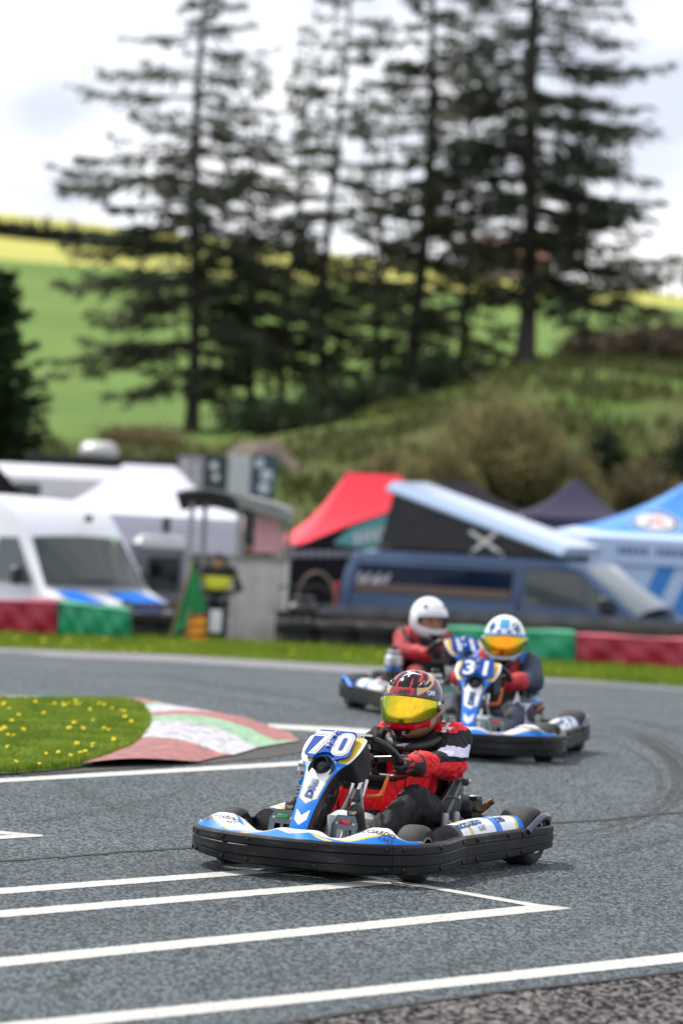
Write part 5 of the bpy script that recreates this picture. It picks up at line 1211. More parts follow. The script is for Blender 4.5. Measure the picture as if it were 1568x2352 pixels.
# blue campervan with a raised roof, side on, nose to the right
VY = 58.5; vx = at(826, 1380, VY).x; vz = zgs(vx, VY)
prof = [(0.02, .32), (0, .95), (.10, 1.62), (.22, 1.88), (.5, 1.93), (3.15, 1.95), (3.42, 1.88), (4.30, 1.16), (4.80, .98), (4.92, .72), (4.92, .32)]
VB = mat('van_blue', (.045, .085, .17), .35, .3, coat=.25); TINT = mat('tinted_glass', (.006, .014, .036), .08, spec=.15); CLR = mat('clear_glass', (.05, .065, .07), .05, spec=.5)
CAN = mat('canvas_grey', (.028, .030, .033), .85, var=.3, vscale=5); LID = mat('lid_blue_white', (.30, .40, .56), .22, 0, coat=.5)
def poptop(root, yw):
    def slab(a, b, th, m, nm, w0, w1):
        mb = MB(); d = (Vector(b) - Vector(a)).normalized(); n_ = Vector((-d.z, 0, d.x)); n_ = n_ if n_.z > 0 else -n_
        pts = [Vector(a), Vector(b)]; vs = []
        for p_, w_ in zip(pts, (w0, w1)):
            for y in (-w_, -w_ * .8, w_ * .8, w_): vs.append(p_ + Vector((0, y, 0)) + n_ * (0 if abs(y) == w_ else th))
            for y in (w_, -w_): vs.append(p_ + Vector((0, y, 0)) - n_ * .04)
        mb.add(vs, [tuple(i + o for i in q) for o in (0,) for q in [(0, 1, 7, 6), (1, 2, 8, 7), (2, 3, 9, 8), (3, 4, 10, 9), (4, 5, 11, 10), (5, 0, 6, 11)]] + [(0, 1, 2, 3, 4, 5), (6, 7, 8, 9, 10, 11)], m); return mb.build(nm, root, angle=25)
    A, B = (.62, 0, 2.88), (3.16, 0, 2.04); slab(A, B, .11, LID, 'lifted_roof', .80, .82)
    for s in (-1, 1):
        mb = MB(); f = [(.55, s * .76, 1.94), (3.0, s * .78, 1.95), (3.0, s * .76, 2.05), (.72, s * .74, 2.82)]; mb.add([Vector(p_) for p_ in f], [(0, 1, 2, 3)], CAN); mb.build('canvas_side', root, solid=.02)
        mb = MB(); mb.bar((1.85, s * .79, 2.30), (2.35, s * .80, 1.97), .02, .055, mat('strap_white', (.6, .6, .58), .6)); mb.bar((1.88, s * .80, 1.97), (2.22, s * .79, 2.30), .02, .055, MATS['strap_white']); mb.build('strut', root)
    mb = MB(); mb.add([Vector(p_) for p_ in ((.55, -.76, 1.94), (.55, .76, 1.94), (.72, .74, 2.82), (.72, -.74, 2.82))], [(0, 1, 2, 3)], CAN); mb.build('canvas_back', root, solid=.02)
    mb = MB(); q = yw(1.5) + .012
    for a in range(7): mb.bar((.30 + .06 * a, -q - .002, 1.32 + .05 * (a % 3)), (.36 + .07 * a, -q - .002, 1.58 - .06 * (a % 2)), .006, .03, WINK)
    mb.build('sticker', root)
    for x0_, x1_ in ((.22, 2.60), (2.63, 3.55)):
        mb = MB(); mb.tube([(x0_, -yw(.6) - .004, .45), (x0_, -yw(1.2) - .004, 1.22), (x0_ + .04, -yw(1.78) - .006, 1.80), (x1_ - .04, -yw(1.78) - .006, 1.80), (x1_, -yw(1.2) - .004, 1.22), (x1_, -yw(.6) - .004, .45)], .007, SAT, n=5); mb.build('door_seam', root)
        mb = MB(); mb.box((x1_ - .18, -yw(1.1) - .018, 1.12), (.20, .03, .035), SAT, bev=.01); mb.build('door_handle', root)
    for s_ in (-1, 1): mb = MB(); mb.tube([(.5, s_ * .80, 1.99), (3.0, s_ * .80, 2.0)], .02, SAT); mb.build('roof_rail', root)
    mb = MB(); mb.add([Vector((.30, -yw(1.35) - .010, 1.30)), Vector((2.50, -yw(1.35) - .010, 1.30)), Vector((2.50, -yw(1.45) - .010, 1.45)), Vector((.30, -yw(1.45) - .010, 1.42))], [(0, 1, 2, 3)], mat('reflection_tan', (.13, .09, .07), .8)); mb.build('window_reflection', root, solid=.003)  # brownish reflection low in the side window, painted as a tan strip
cv_ = van('campervan', (vx, VY + .9, vz), R(-25), prof, 1.9, VB, [([(.28, 1.28), (.30, 1.72), (2.52, 1.74), (2.52, 1.28)], TINT, 'side_window'), ([(2.70, 1.26), (2.70, 1.78), (3.38, 1.78), (4.02, 1.26)], CLR, 'cab_window')], ((3.42, 1.88), (4.30, 1.16)), 'blue campervan with a raised pale roof over grey canvas', 'campervan', extra=poptop, glass=mat('screen_glass', (.10, .13, .15), .08, spec=.8))
cv_.scale = (1.15, 1, 1)
# white high roof van at the left, nose towards the camera
WY = 56.0; hv = R(-50); dv = Vector((math.cos(hv), math.sin(hv), 0)); fpt = at(283, 1395, 54.6); org = fpt - dv * 5.55; org.z = zgs(fpt.x, 55.2) - .07
prof = [(0.02, .35), (0, 1.0), (.05, 2.35), (.2, 2.50), (.6, 2.56), (3.7, 2.52), (4.05, 2.32), (4.30, 2.06), (4.92, 1.30), (5.45, 1.12), (5.58, .80), (5.58, .35)]
VWH = mat('van_white', (.58, .60, .65), .28, coat=.4)
def stripes(root, yw):
    mb = MB(); bl = mat('van_stripe', (.004, .15, .62), .6, spec=.15)
    for x0, x1 in ((2.6, 3.6), (3.9, 4.7)):
        for s in (-1, 1): mb.add([Vector((x0, s * (yw(1) + .005), .75)), Vector((x0 + .5, s * (yw(1) + .005), 1.02)), Vector((x1 + .5, s * (yw(1) + .005), 1.04)), Vector((x1, s * (yw(1) + .005), .78))], [(0, 1, 2, 3)], bl)
    for y0, y1 in ((-.86, -.25), (.05, .85)): mb.add([Vector((5.08, y0, 1.285)), Vector((5.44, y0 + .1, 1.135)), Vector((5.44, y1 + .05, 1.135)), Vector((5.08, y1 - .25, 1.285))], [(0, 1, 2, 3)], bl); 
    for y0, y1 in ((-.8, -.1), (.2, .75)): mb.add([Vector((5.465, y0, 1.10)), Vector((5.585, y0 + .1, .82)), Vector((5.585, y1 + .1, .82)), Vector((5.465, y1, 1.10))], [(0, 1, 2, 3)], bl)
    mb.build('stripe', root, solid=.004)
    mb = MB(); mb.add([Vector((4.36, -.55, 2.03)), Vector((4.36, .65, 2.03)), Vector((4.43, .65, 1.955)), Vector((4.43, -.55, 1.955))], [(0, 1, 2, 3)], mat('sun_strip_green', (.25, .65, .22), .4)); mb.build('sun_strip', root, solid=.006)
    mb = MB(); mb.box((4.28, .25, 2.30), (.06, .10, .10), SAT); mb.build('marker_lamp', root)
van('delivery_van', org, hv, prof, 1.98, VWH, [([(3.62, 1.36), (3.70, 1.98), (4.15, 2.0), (4.62, 1.36)], mat('cab_glass', (.04, .06, .06), .05, spec=1.0), 'cab_window')], ((4.30, 2.06), (4.92, 1.30)), 'white high roof van with blue stripes behind the left barriers', 'van', wheels=(1.1, 4.7), belt=1.2, tum=.86, extra=stripes, glass=mat('screen_glass2', (.02, .03, .03), .08, spec=.55))
# grey caravan beside it
def boxy(name, x0, y0, x1, Y, d, m, label, cat, parts, rz=0.0, round_=.12):
    a, b = at(x0, y0, Y), at(x1, y0, Y); w = b.x - a.x; cx = (a.x + b.x) / 2; z0 = zgs(cx, Y); h = a.z - z0; r_ = empty(name, (cx, Y, z0), rz)
    mb = MB(); mb.box((0, d / 2, h / 2 + .17), (w, d, h - .34), m, bev=round_); mb.build('body', r_)
    for nm, u0, v0, u1, v1, mm in parts:
        p, q_ = at(u0, v0, Y), at(u1, v1, Y); mb = MB(); mb.box(((p.x + q_.x) / 2 - cx, -.01, (p.z + q_.z) / 2 - z0), (q_.x - p.x, .05, p.z - q_.z), mm, bev=.012); mb.build(nm, r_)
    for s in (-1, 1):
        mb = MB(); mb.lathe([(.001, -.08), (.30, -.08), (.30, .08), (.001, .08)], RUB, o=(s * w * .3, .15, .30), ax=(0, 1, 0), n=20); mb.build('wheel', r_)
    return tag(r_, label, cat)
CGY = mat('caravan_grey', (.13, .145, .17), .35, coat=.5); BLKW = mat('black_window', (.006, .007, .009), .08, spec=.8)
boxy('caravan', 300, 1228, 425, 58.2, 2.2, CGY, 'grey caravan with a black window between the white van and the booth', 'caravan', [('window', 341, 1278, 410, 1358, BLKW), ('roof_edge', 325, 1231, 424, 1262, mat('caravan_roof', (.58, .60, .62), .3)), ('roof_vent', 374, 1187, 391, 1224, mat('vent_brown', (.05, .05, .04), .6))])
boxy('motorhome', -160, 1056, 292, 67.5, 2.4, WHITE, 'tall white motorhome at the left behind the high roof van', 'motorhome', [('window', 36, 1108, 92, 1142, BLKW), ('sill_trim', -160, 1150, 290, 1158, GREY), ('lettering', 44, 1116, 50, 1134, WINK), ('lettering', 54, 1114, 60, 1132, WINK), ('lettering', 64, 1118, 70, 1134, WINK), ('lettering', 76, 1114, 82, 1130, WINK)], round_=.2)
NAVY = mat('navy_panel', (.010, .016, .032), .35)
boxy('box_trailer', 655, 1288, 800, 60.5, 2.0, GREY, 'grey box trailer with a navy panel behind the quad bike', 'trailer', [('side_panel', 679, 1297, 758, 1378, NAVY), ('door_post', 762, 1290, 778, 1400, mat('post_grey', (.22, .24, .27), .5))], round_=.05)
# containers
CD = mat('container_dark', (.020, .020, .026), .6, var=.25, vscale=1.5); CT = mat('container_teal', (.012, .035, .04), .5); CL = mat('container_light', (.42, .45, .46), .5)
def container(x0, x1, ytop, Y, m, label, panels):
    a, b = at(x0, ytop, Y), at(x1, ytop, Y); cx = (a.x + b.x) / 2; z0 = zgs(cx, Y) - .4; h = a.z - z0; w = b.x - a.x; r_ = empty('shipping_container', (cx, Y, z0)); mb = MB(); n = int(w / .14); vs = []
    for i in range(n * 2 + 1): x = -w / 2 + w * i / (2 * n); y = .0 if (i // 2) % 2 else .04; vs += [(x, y, .12), (x, y, h - .12)]
    mb.add(vs, [(2 * i, 2 * i + 2, 2 * i + 3, 2 * i + 1) for i in range(2 * n)], m); mb.box((0, 1.25, h / 2), (w - .02, 2.38, h - .02), m); mb.build('body', r_, angle=20)
    mb = MB()
    for z in (.06, h - .06): mb.box((0, -.0, z), (w, .10, .12), m)
    for s in (-1, 1): mb.box((s * (w / 2 - .05), 0, h / 2), (.10, .102, h - .24), m)
    mb.build('corner_frame', r_)
    for u0, v0, u1, v1, mm, marks in panels:
        p, q_ = at(u0, v0, Y), at(u1, v1, Y); mb = MB(); mb.box(((p.x + q_.x) / 2 - cx, -.06, (p.z + q_.z) / 2 - z0), (q_.x - p.x, .03, p.z - q_.z), mm)
        for (du, dv, ww, hh, mk) in marks:
            c = at(u0 + du, v0 + dv, Y); e = mb; e.lathe([(.001, .006), (hh, .004), (hh * 1.05, 0)], mk, o=(c.x - cx, -.075, c.z - z0), ax=(0, -1, 0), n=12)
        mb.build('sign_panel', r_)
    return tag(r_, label, 'container')
container(60, 408, 1039, 80, CD, 'dark shipping container behind the motorhome and white tent', [])
container(409, 632, 1041, 79.6, CD, 'dark container carrying upright pale and teal sign panels', [(412, 1046, 466, 1160, mat('panel_pale', (.30, .28, .32), .6), [(12, 20 + 22 * i, 0, .06, WINK) for i in range(4)] + [(38, 30 + 22 * i, 0, .05, WINK) for i in range(3)]), (470, 1046, 520, 1160, CT, [(22, 24, 0, .08, WINK), (26, 50, 0, .07, WINK)]), (524, 1042, 574, 1165, CL, []), (578, 1042, 630, 1165, mat('panel_blue_teal', (.02, .06, .085), .5), [(18, 22, 0, .10, mat('mark_pale', (.45, .52, .58), .5)), (34, 50, 0, .12, MATS['mark_pale']), (28, 80, 0, .12, MATS['mark_pale'])])])
pc = at(228, 1034, 92); mb = MB()
mb.grid(lambda u, v: (pc.x + .47 * math.cos(2 * math.pi * u) * math.sin(math.pi * v) ** .6, 92 + .4 * math.sin(2 * math.pi * u) * math.sin(math.pi * v) ** .6, pc.z - .06 - (.26 + .07 * math.cos(4 * math.pi * u + 1) * math.sin(math.pi * v)) * math.cos(math.pi * v)), 30, 14, mat('wrap_white', (.50, .50, .50), .35, bump=.3, bscale=6)); o = mb.build('wrapped_bale'); tag(o, 'white wrapped bale on the bank above the dark container', 'bale')
# ---------------------------------------------------------------- tents
def gazebo(cx_px, Y, half, eave_y, peak_y, m, label, ridge=0.0, rz=0.0, val=.25, mval=None, hem=None, leg=True, extra=None, halfy=None):
    p = at(cx_px, eave_y, Y); z0 = zgs(p.x, Y); ez = p.z - z0; pz = at(cx_px, peak_y, Y).z - z0; r_ = empty('gazebo', (p.x, Y, z0), rz); hy = halfy or half; mb = MB()
    def face(c0, c1, a0, a1):
        def f(u, v):
            e = Vector(c0).lerp(Vector(c1), u); t = Vector(a0).lerp(Vector(a1), u); q_ = e.lerp(t, v); q_.z -= .16 * math.sin(math.pi * v) * (pz - ez) * (1 - .0); return q_
        mb.grid(f, 12, 20, m if hem is None else (lambda u, v: hem if v < .16 else m))
    c = [(-half, -hy, ez), (half, -hy, ez), (half, hy, ez), (-half, hy, ez)]; A, B = (-ridge, 0, pz), (ridge, 0, pz)
    face(c[0], c[1], A, B); face(c[1], c[2], B, B); face(c[2], c[3], B, A); face(c[3], c[0], A, A); cn = mb.build('canopy', r_, angle=25)
    mb = MB()
    for i in range(4):
        a, b = Vector(c[i]), Vector(c[(i + 1) % 4]); mb.grid(lambda u, v, a=a, b=b: a.lerp(b, u) + Vector((0, 0, -val * v)) + (Vector((b - a).normalized().yx.to_3d()) * Vector((1, -1, 0)) * .0), 8, 2, mval or m)
    mb.build('valance', r_)
    if leg:
        for i in range(4): mb = MB(); mb.box((c[i][0] * .985, c[i][1] * .985, ez / 2), (.05, .05, ez), ALU); mb.build('leg', r_)
    if extra: extra(r_, ez, pz, half, hy)
    return tag(r_, label, 'gazebo', 'gazebos in the paddock')
TR = mat('tent_red', (.78, .018, .045), .6, bump=.2, bscale=4); TK = mat('tent_black', (.016, .015, .020), .9, spec=.1); TN = mat('tent_navy', (.042, .038, .070), .85, spec=.15); TB = mat('tent_blue', (.028, .20, .58), .5); TLB = mat('tent_pale_blue', (.40, .52, .74), .55); TW = mat('tent_white', (.56, .56, .64), .7, spec=.2)
gazebo(850, 64, 1.42, 1251, 1088, TR, 'red gazebo behind the raised roof of the blue campervan', ridge=.45, rz=R(6), val=.12)
gazebo(1040, 71, 1.7, 1176, 1104, TK, 'black gazebo mostly hidden behind the campervan roof', ridge=.3, val=.3)
gazebo(1318, 67, 1.0, 1188, 1096, TN, 'dark navy gazebo between the campervan and the pale blue tent', val=.26)
def white_walls(r_, ez, pz, half, hy):
    mb = MB(); mb.box((0, -hy + .02, (ez - .02) / 2), (half * 2 - .02, .02, ez - .06), TW); mb.build('wall', r_); mb = MB(); mb.box((-half + .02, 0, (ez - .02) / 2), (.02, hy * 2 - .06, ez - .06), TW); mb.build('wall', r_)
    mb = MB(); mb.box((half * .72, -hy - .02, ez * .42), (.55, .03, .5), mat('red_banner', (.5, .02, .05), .5)); mb.build('banner', r_)
gazebo(338, 62.5, 1.55, 1180, 1068, TW, 'white walled gazebo behind the curved booth roof', ridge=.42, val=.2, extra=white_walls)
def blue_extra(r_, ez, pz, half, hy):
    # badge on the front roof face, dark writing on the valance, striped leg banners
    a, b = Vector((0, -hy, ez)), Vector((0, 0, pz)); d = (b - a).normalized(); n_ = Vector((0, -d.z, d.y)) if d.y > 0 else Vector((0, d.z, -d.y)); n_ = Vector((0, -abs(d.z), abs(d.y)))
    cn = next(c for c in r_.children if c.name.startswith('canopy')); t = bvh(cn); c0 = Vector((-.86, -hy * .62, ez + (pz - ez) * .30)); mb = MB()
    def el_(rx, ry, m, e, off=(0, 0), n=26):
        V = np.array([[rx * math.cos(2 * math.pi * i / n) + off[0], ry * math.sin(2 * math.pi * i / n) + off[1]] for i in range(n)] + [[off[0], off[1]]]); decal(mb, V, [(i, (i + 1) % n, n) for i in range(n)], (c0, Vector((1, 0, 0)), d, n_), m, t, eps=e, reach=.4)
    el_(.43, .44, WINK, .006); el_(.40, .40, mat('badge_navy', (.015, .02, .06), .5), .010); el_(.32, .29, WINK, .014)
    dr_ = lambda P, m, e: decal(mb, np.array(P), [tuple(range(len(P)))], (c0, Vector((1, 0, 0)), d, n_), m, t, eps=e, reach=.4)
    dr_([(-.20, -.13), (-.10, -.13), (.02, .08), (-.06, .10)], MATS['badge_navy'], .018); dr_([(.0, .11), (.09, .11), (.20, -.13), (.10, -.13)], MATS['suit_red'], .018); dr_([(-.09, -.05), (.12, -.05), (.10, .0), (-.06, .0)], MATS['suit_red'], .020)
    mb.build('badge', r_)
    mb = MB()
    for i in range(13):
        if i in (5,): continue
        x = -half + .55 + .105 * i; mb.box((x, -hy - .012, ez - .20), (.07, .01, .12 if i % 3 else .10), mat('valance_ink', (.10, .14, .26), .6))
    mb.build('lettering', r_)
    mb = MB()
    for x in (-half + .06, half - .06):
        mb.box((x, -hy + .03, (ez - .34) / 2), (.5, .02, ez - .36), TW)
        for k_ in range(3): mb.add([Vector((x - .24, -hy + .012, .3 + .55 * k_)), Vector((x + .24, -hy + .012, .62 + .55 * k_)), Vector((x + .24, -hy + .012, .92 + .55 * k_)), Vector((x - .24, -hy + .012, .6 + .55 * k_))], [(0, 1, 2, 3)], TB)
    mb.build('leg_banner', r_); mb = MB(); mb.box((0, -hy + .08, (ez - .34) / 2), (half * 2 - .1, .02, ez - .36), TLB)
    for k_ in range(3): mb.add([Vector((-half + .5 + .55 * k_, -hy + .064, .2)), Vector((-half + .8 + .55 * k_, -hy + .064, .2)), Vector((-half + 1.5 + .55 * k_, -hy + .064, ez - .42)), Vector((-half + 1.2 + .55 * k_, -hy + .064, ez - .42))], [(0, 1, 2, 3)], TB)
    mb.build('wall', r_)
gazebo(1592, 64, 2.08, 1238, 1094, TB, 'pale blue branded gazebo with an oval badge at the right edge', val=.42, mval=TLB, hem=TLB, extra=blue_extra, rz=R(4))
def panel(name, pts, Y, m, label, cat, extra=None, th=.03):
    P = [at(x, y, Y) for x, y in pts]; r_ = empty(name, (sum(p.x for p in P) / len(P), Y, zgs(P[0].x, Y))); mb = MB(); k = len(P); mb.add(P + [p + Vector((0, th, 0)) for p in P], [tuple(range(k)), tuple(range(2 * k - 1, k - 1, -1))] + [(i, (i + 1) % k, (i + 1) % k + k, i + k) for i in range(k)], m); o = mb.build('wall'); o.parent = r_; o.matrix_parent_inverse = Matrix.Translation(-r_.location)
    for nm, q_, mm, dy in extra or ():
        Q_ = [at(x, y, Y - dy) for x, y in q_]; mb = MB(); k = len(Q_); mb.add(Q_ + [p + Vector((0, .006, 0)) for p in Q_], [tuple(range(k)), tuple(range(2 * k - 1, k - 1, -1))] + [(i, (i + 1) % k, (i + 1) % k + k, i + k) for i in range(k)], mm); o = mb.build(nm); o.parent = r_; o.matrix_parent_inverse = Matrix.Translation(-r_.location)
    return tag(r_, label, cat)
tl_ = mat('banner_teal', (.13, .36, .36), .6); ex = [('banner', [(764, 1248), (806, 1212), (866, 1188), (924, 1169), (921, 1266), (840, 1262)], tl_, .02)]
for i in range(6): ex.append(('lettering', [(812 + 16 * i, 1226 - 4 * i + (i % 2) * 5), (822 + 16 * i, 1222 - 4 * i), (826 + 16 * i, 1248 - 2 * i), (815 + 16 * i, 1250 - 2 * i)], mat('banner_white', (.62, .66, .68), .6), .03))
for i in range(8): ex.append(('lettering', [(672 + 19 * i, 1264), (684 + 19 * i, 1264), (684 + 19 * i, 1280), (672 + 19 * i, 1280)], mat('valance_white', (.30, .30, .36), .6), .03))
panel('awning', [(657, 1262), (700, 1246), (800, 1206), (925, 1164), (925, 1410), (657, 1410)], 60.0, TK, 'black awning wall with a teal banner below the red gazebo', 'awning', ex)
panel('awning', [(-60, 1050), (-10, 1064), (58, 1141), (-60, 1146)], 60.5, TK, 'black slanted awning corner above the white van at the left edge', 'awning')
# ---------------------------------------------------------------- trees and shrubs
BARK = mat('bark', (.040, .034, .030), .9, var=.3, vscale=6)
class TF:
    """collects many small faces fast"""
    def __init__(s): s.v = []; s.n = 0; s.f = []
    def quads(s, A, B, C, D):
        k = len(A); V = np.stack([A, B, C, D], 1).reshape(-1, 3); s.v.append(V); s.f.append(np.arange(k * 4).reshape(-1, 4) + s.n); s.n += k * 4
    def build(s, name, parent, m):
        me = bpy.data.meshes.new(name); me.from_pydata(np.concatenate(s.v).tolist(), [], np.concatenate(s.f).tolist()); me.materials.append(m); o = bpy.data.objects.new(name, me); COL.objects.link(o); o.parent = parent; return o
def conifer(base, h, prof, m, label, trunk=.26, z0=1.8, gap=.55, nper=5, dens=1.0, droop=.40, sparse=0.0, name='conifer', seed=0, side=None, sz=1.0, grp='conifers on the bank'):
    """prof: [(relative height, branch length)]"""
    rg = np.random.default_rng(seed + 100); r_ = empty(name, base); mb = MB(); zs = np.linspace(0, h, 14)
    off = np.stack([.16 * np.sin(zs * .33 + seed) + .012 * zs * math.sin(seed * 5), .12 * np.cos(zs * .4 + seed * 2), zs], 1)
    mb.tube(off, [max(.02, .82 * trunk * (1 - z / h) ** .8) * (1 + .35 * math.exp(-z * 2)) for z in zs], BARK, n=10)
    tf = TF(); z = z0; hp = [p[0] * h for p in prof]; lp = [p[1] for p in prof]
    while z < h - .3:
        L0 = float(np.interp(z, hp, lp))
        for b in range(nper + (2 if z < .42 * h else 0)):
            if rg.random() < sparse: continue
            a = rg.random() * 2 * math.pi; L = L0 * rg.uniform(.45, 1.12)
            if side: L *= 1 + side[1] * max(0, math.cos(a - side[0]))
            n = 7; t = np.linspace(0, 1, n); d = np.array([math.cos(a), math.sin(a), 0]); zz = z + rg.uniform(-.2, .2)
            dr = droop * rg.uniform(.5, 1.4) * (1.15 - z / h); c = np.array([np.interp(z, zs, off[:, 0]), np.interp(z, zs, off[:, 1]), 0])
            P = c + np.outer(t * L, d) + np.outer(zz + L * (.10 * t - dr * t ** 1.5 + .16 * t ** 4), [0, 0, 1.])
            if L > .7: mb.tube(P, list(np.linspace(.012 + .012 * L, .008, n)), BARK, n=4, caps=False)
            sn = np.array([-d[1], d[0], 0]); k = max(5, int((23 + 13 * (z < .45 * h)) * dens * L / 3.5 * (1 if L > 1 else 1.6)))
            u = rg.uniform(.16, 1.0, k) ** .8; B = np.stack([np.interp(u, t, P[:, i]) for i in range(3)], 1); sg = np.where(rg.random(k) < .5, -1., 1.)
            sl_ = (.30 + .26 * L * (1 - u) ** .7) * rg.uniform(.6, 1.3, k) * sz; dirv = d * rg.uniform(.25, .95, k)[:, None] + sn * (sg * rg.uniform(.3, 1, k))[:, None] + np.array([0, 0, 1.]) * rg.uniform(-.50, .12, k)[:, None]
            dirv /= np.linalg.norm(dirv, axis=1)[:, None]
            # every spray: three thin overlapping tongues of needles
            for q in range(4):
                e = rg.normal(0, .28, (k, 3)); dv_ = dirv + e; dv_ /= np.linalg.norm(dv_, axis=1)[:, None]; s0 = B + dirv * (sl_ * (.22 * q))[:, None]; w = np.cross(dv_, rg.normal(0, 1, (k, 3)) * [.4, .4, 1]); w /= np.linalg.norm(w, axis=1)[:, None] + 1e-9; w *= (.035 + .07 * rg.random(k))[:, None] * sz; l_ = sl_ * rg.uniform(.35, .6, k)
                tip = s0 + dv_ * l_[:, None]; m2 = s0 + dv_ * (l_ * .5)[:, None]; tf.quads(s0, m2 - w, tip, m2 + w)
        z += gap * rg.uniform(.7, 1.3)
    mb.build('trunk', r_, angle=80); tf.build('crown', r_, m)
    return tag(r_, label, 'tree', grp)
FOL = [leafy('needles_' + 'abc'[i], c1, c2, .42, .6) for i, (c1, c2) in enumerate((((.055, .066, .037), (.10, .115, .062)), ((.051, .064, .044), (.098, .112, .072)), ((.067, .069, .037), (.12, .117, .055))))]
def tb(x, y, Y):
    p = at(x, y, Y); p.z = float(zg(p.x, Y)) - .1; return p
TY = 140
conifer(tb(432, 985, TY), 22.5, [(0, 2.4), (.12, 3.8), (.30, 4.3), (.46, 4.3), (.58, 3.1), (.72, 2.3), (.85, 1.5), (1, .3)], FOL[1], 'tall tiered conifer at the left of the group, a bare lower trunk', trunk=.30, seed=1, side=(math.pi, .22), dens=1.0)
conifer(tb(565, 965, TY + 4), 13.6, [(0, 1.4), (.2, 2.3), (.5, 2.2), (.8, 1.1), (1, .2)], FOL[2], 'shorter dense conifer second from the left with its tip in view', trunk=.22, seed=2, dens=1.1, gap=.46)
conifer(tb(738, 915, TY + 2), 19.0, [(0, 1.5), (.2, 2.6), (.5, 2.7), (.8, 1.6), (1, .3)], FOL[1], 'slender see through conifer in the middle of the group', trunk=.24, seed=3, sparse=.12, dens=1.1, gap=.52)
conifer(tb(652, 935, TY + 9), 15.5, [(0, 1.6), (.25, 2.3), (.6, 2.0), (1, .2)], FOL[2], 'dark conifer set back between the slender one and the short one', trunk=.2, seed=4, dens=1.0)
conifer(tb(950, 905, TY + 1), 20.0, [(0, 2.2), (.2, 2.5), (.5, 2.4), (.8, 1.7), (1, .4)], FOL[0], 'dense dark conifer with low branches right of the middle', trunk=.36, seed=5, z0=.9, dens=1.0, gap=.50)
conifer(tb(1056, 880, TY + 6), 16.5, [(0, 2.2), (.2, 2.4), (.5, 2.2), (.8, 1.2), (1, .2)], FOL[2], 'bushy conifer close to the left side of the thickest trunk', trunk=.22, seed=6, z0=.9, dens=1.0, gap=.52)
conifer(tb(1196, 845, TY), 26.0, [(0, 1.6), (.12, 2.8), (.25, 4.4), (.40, 4.7), (.60, 3.8), (.8, 2.6), (1, .4)], FOL[1], 'biggest conifer with the thickest trunk and wide branches at the right', trunk=.42, seed=7, z0=2.6, dens=1.05, side=(0, .12), gap=.50, nper=5)
conifer(tb(1330, 840, TY + 5), 9.5, [(0, .8), (.3, 2.6), (.55, 2.6), (1, .3)], FOL[2], 'small leaning conifer under the right hand branches', trunk=.14, seed=8, z0=1.7, sparse=.1, side=(0, .5))
conifer(tb(860, 925, TY + 12), 14, [(0, 1.5), (.3, 2.2), (.6, 1.8), (1, .2)], FOL[0], 'dark conifer at the back between the middle and the dense one', trunk=.2, seed=9, z0=1.2, dens=.95)
conifer(tb(-30, 1030, 86), 6.4, [(0, 1.5), (.3, 1.6), (.6, 1.35), (.85, .8), (1, .2)], leafy('dense_needles', (.012, .030, .010), (.030, .060, .018), .12, 1.2), 'dense dark green conifer cut by the left edge', trunk=.16, seed=10, z0=.2, gap=.16, nper=11, dens=4.2, droop=.1, name='cypress', sz=.62, grp=None)
def shrub(x, y, Y, h, wd, m, label, n=70, leaves=2600, seed=0, up=1.0, name='shrub', lsz=.10):
    rg = np.random.default_rng(seed + 50); b = tb(x, y, Y); r_ = empty(name, b); mb = MB(); tf = TF(); tips = []
    for i in range(n):
        a = rg.random() * 2 * math.pi; rr = wd * math.sqrt(rg.random()); hh = h * (1 - .55 * (rr / wd) ** 2) * rg.uniform(.65, 1.08); p0 = Vector((.35 * rr * math.cos(a), .35 * rr * math.sin(a), 0)); p2 = Vector((rr * math.cos(a), rr * math.sin(a), hh)); p1 = p0.lerp(p2, .5) + Vector((rg.normal(0, .12), rg.normal(0, .12), .15 * hh)); mb.tube(spline([p0, p1, p2], 6), list(np.linspace(.025, .006, 6)), BARK, n=4, caps=False); tips.append((p0, p1, p2))
    T = np.array([[list(q) for q in t] for t in tips]); k = leaves; i = rg.integers(0, n, k); u = rg.random(k) ** .6; P = T[i, 0] * ((1 - u) ** 2)[:, None] + T[i, 1] * (2 * u * (1 - u))[:, None] + T[i, 2] * (u ** 2)[:, None] + rg.normal(0, .13, (k, 3)) * wd / 1.5
    P[:, 2] = np.abs(P[:, 2]); d = rg.normal(0, 1, (k, 3)) + [0, 0, up]; d /= np.linalg.norm(d, axis=1)[:, None]; w = np.cross(d, rg.normal(0, 1, (k, 3))); w /= np.linalg.norm(w, axis=1)[:, None]; l_ = rg.uniform(.6, 1.6, k) * lsz; w *= (l_ * .32)[:, None]
    tf.quads(P, P + d * (l_ * .5)[:, None] - w, P + d * l_[:, None], P + d * (l_ * .5)[:, None] + w); mb.build('stem', r_, angle=80); tf.build('foliage', r_, m); return tag(r_, label, 'shrub', 'shrubs on the bank')
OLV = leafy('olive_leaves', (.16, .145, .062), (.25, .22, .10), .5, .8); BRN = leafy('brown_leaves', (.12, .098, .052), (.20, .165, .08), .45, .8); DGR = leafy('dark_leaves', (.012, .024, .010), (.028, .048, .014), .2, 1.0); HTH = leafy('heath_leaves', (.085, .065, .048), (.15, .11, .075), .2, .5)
shrub(1140, 1120, 92, 3.3, 1.9, OLV, 'tall olive willow clump in front of the thickest trunk', seed=1, leaves=16000, n=170)
shrub(1000, 1130, 90, 2.4, 1.2, OLV, 'olive shrub left of the tall willow clump', seed=2, leaves=6500)
shrub(1275, 1150, 91, 2.5, 1.3, OLV, 'olive twiggy shrub right of the tall willow clump', seed=3, leaves=5200)
shrub(1375, 1110, 95, 2.0, .75, DGR, 'dark green bush standing alone right of the brown shrub', seed=4, leaves=4200)
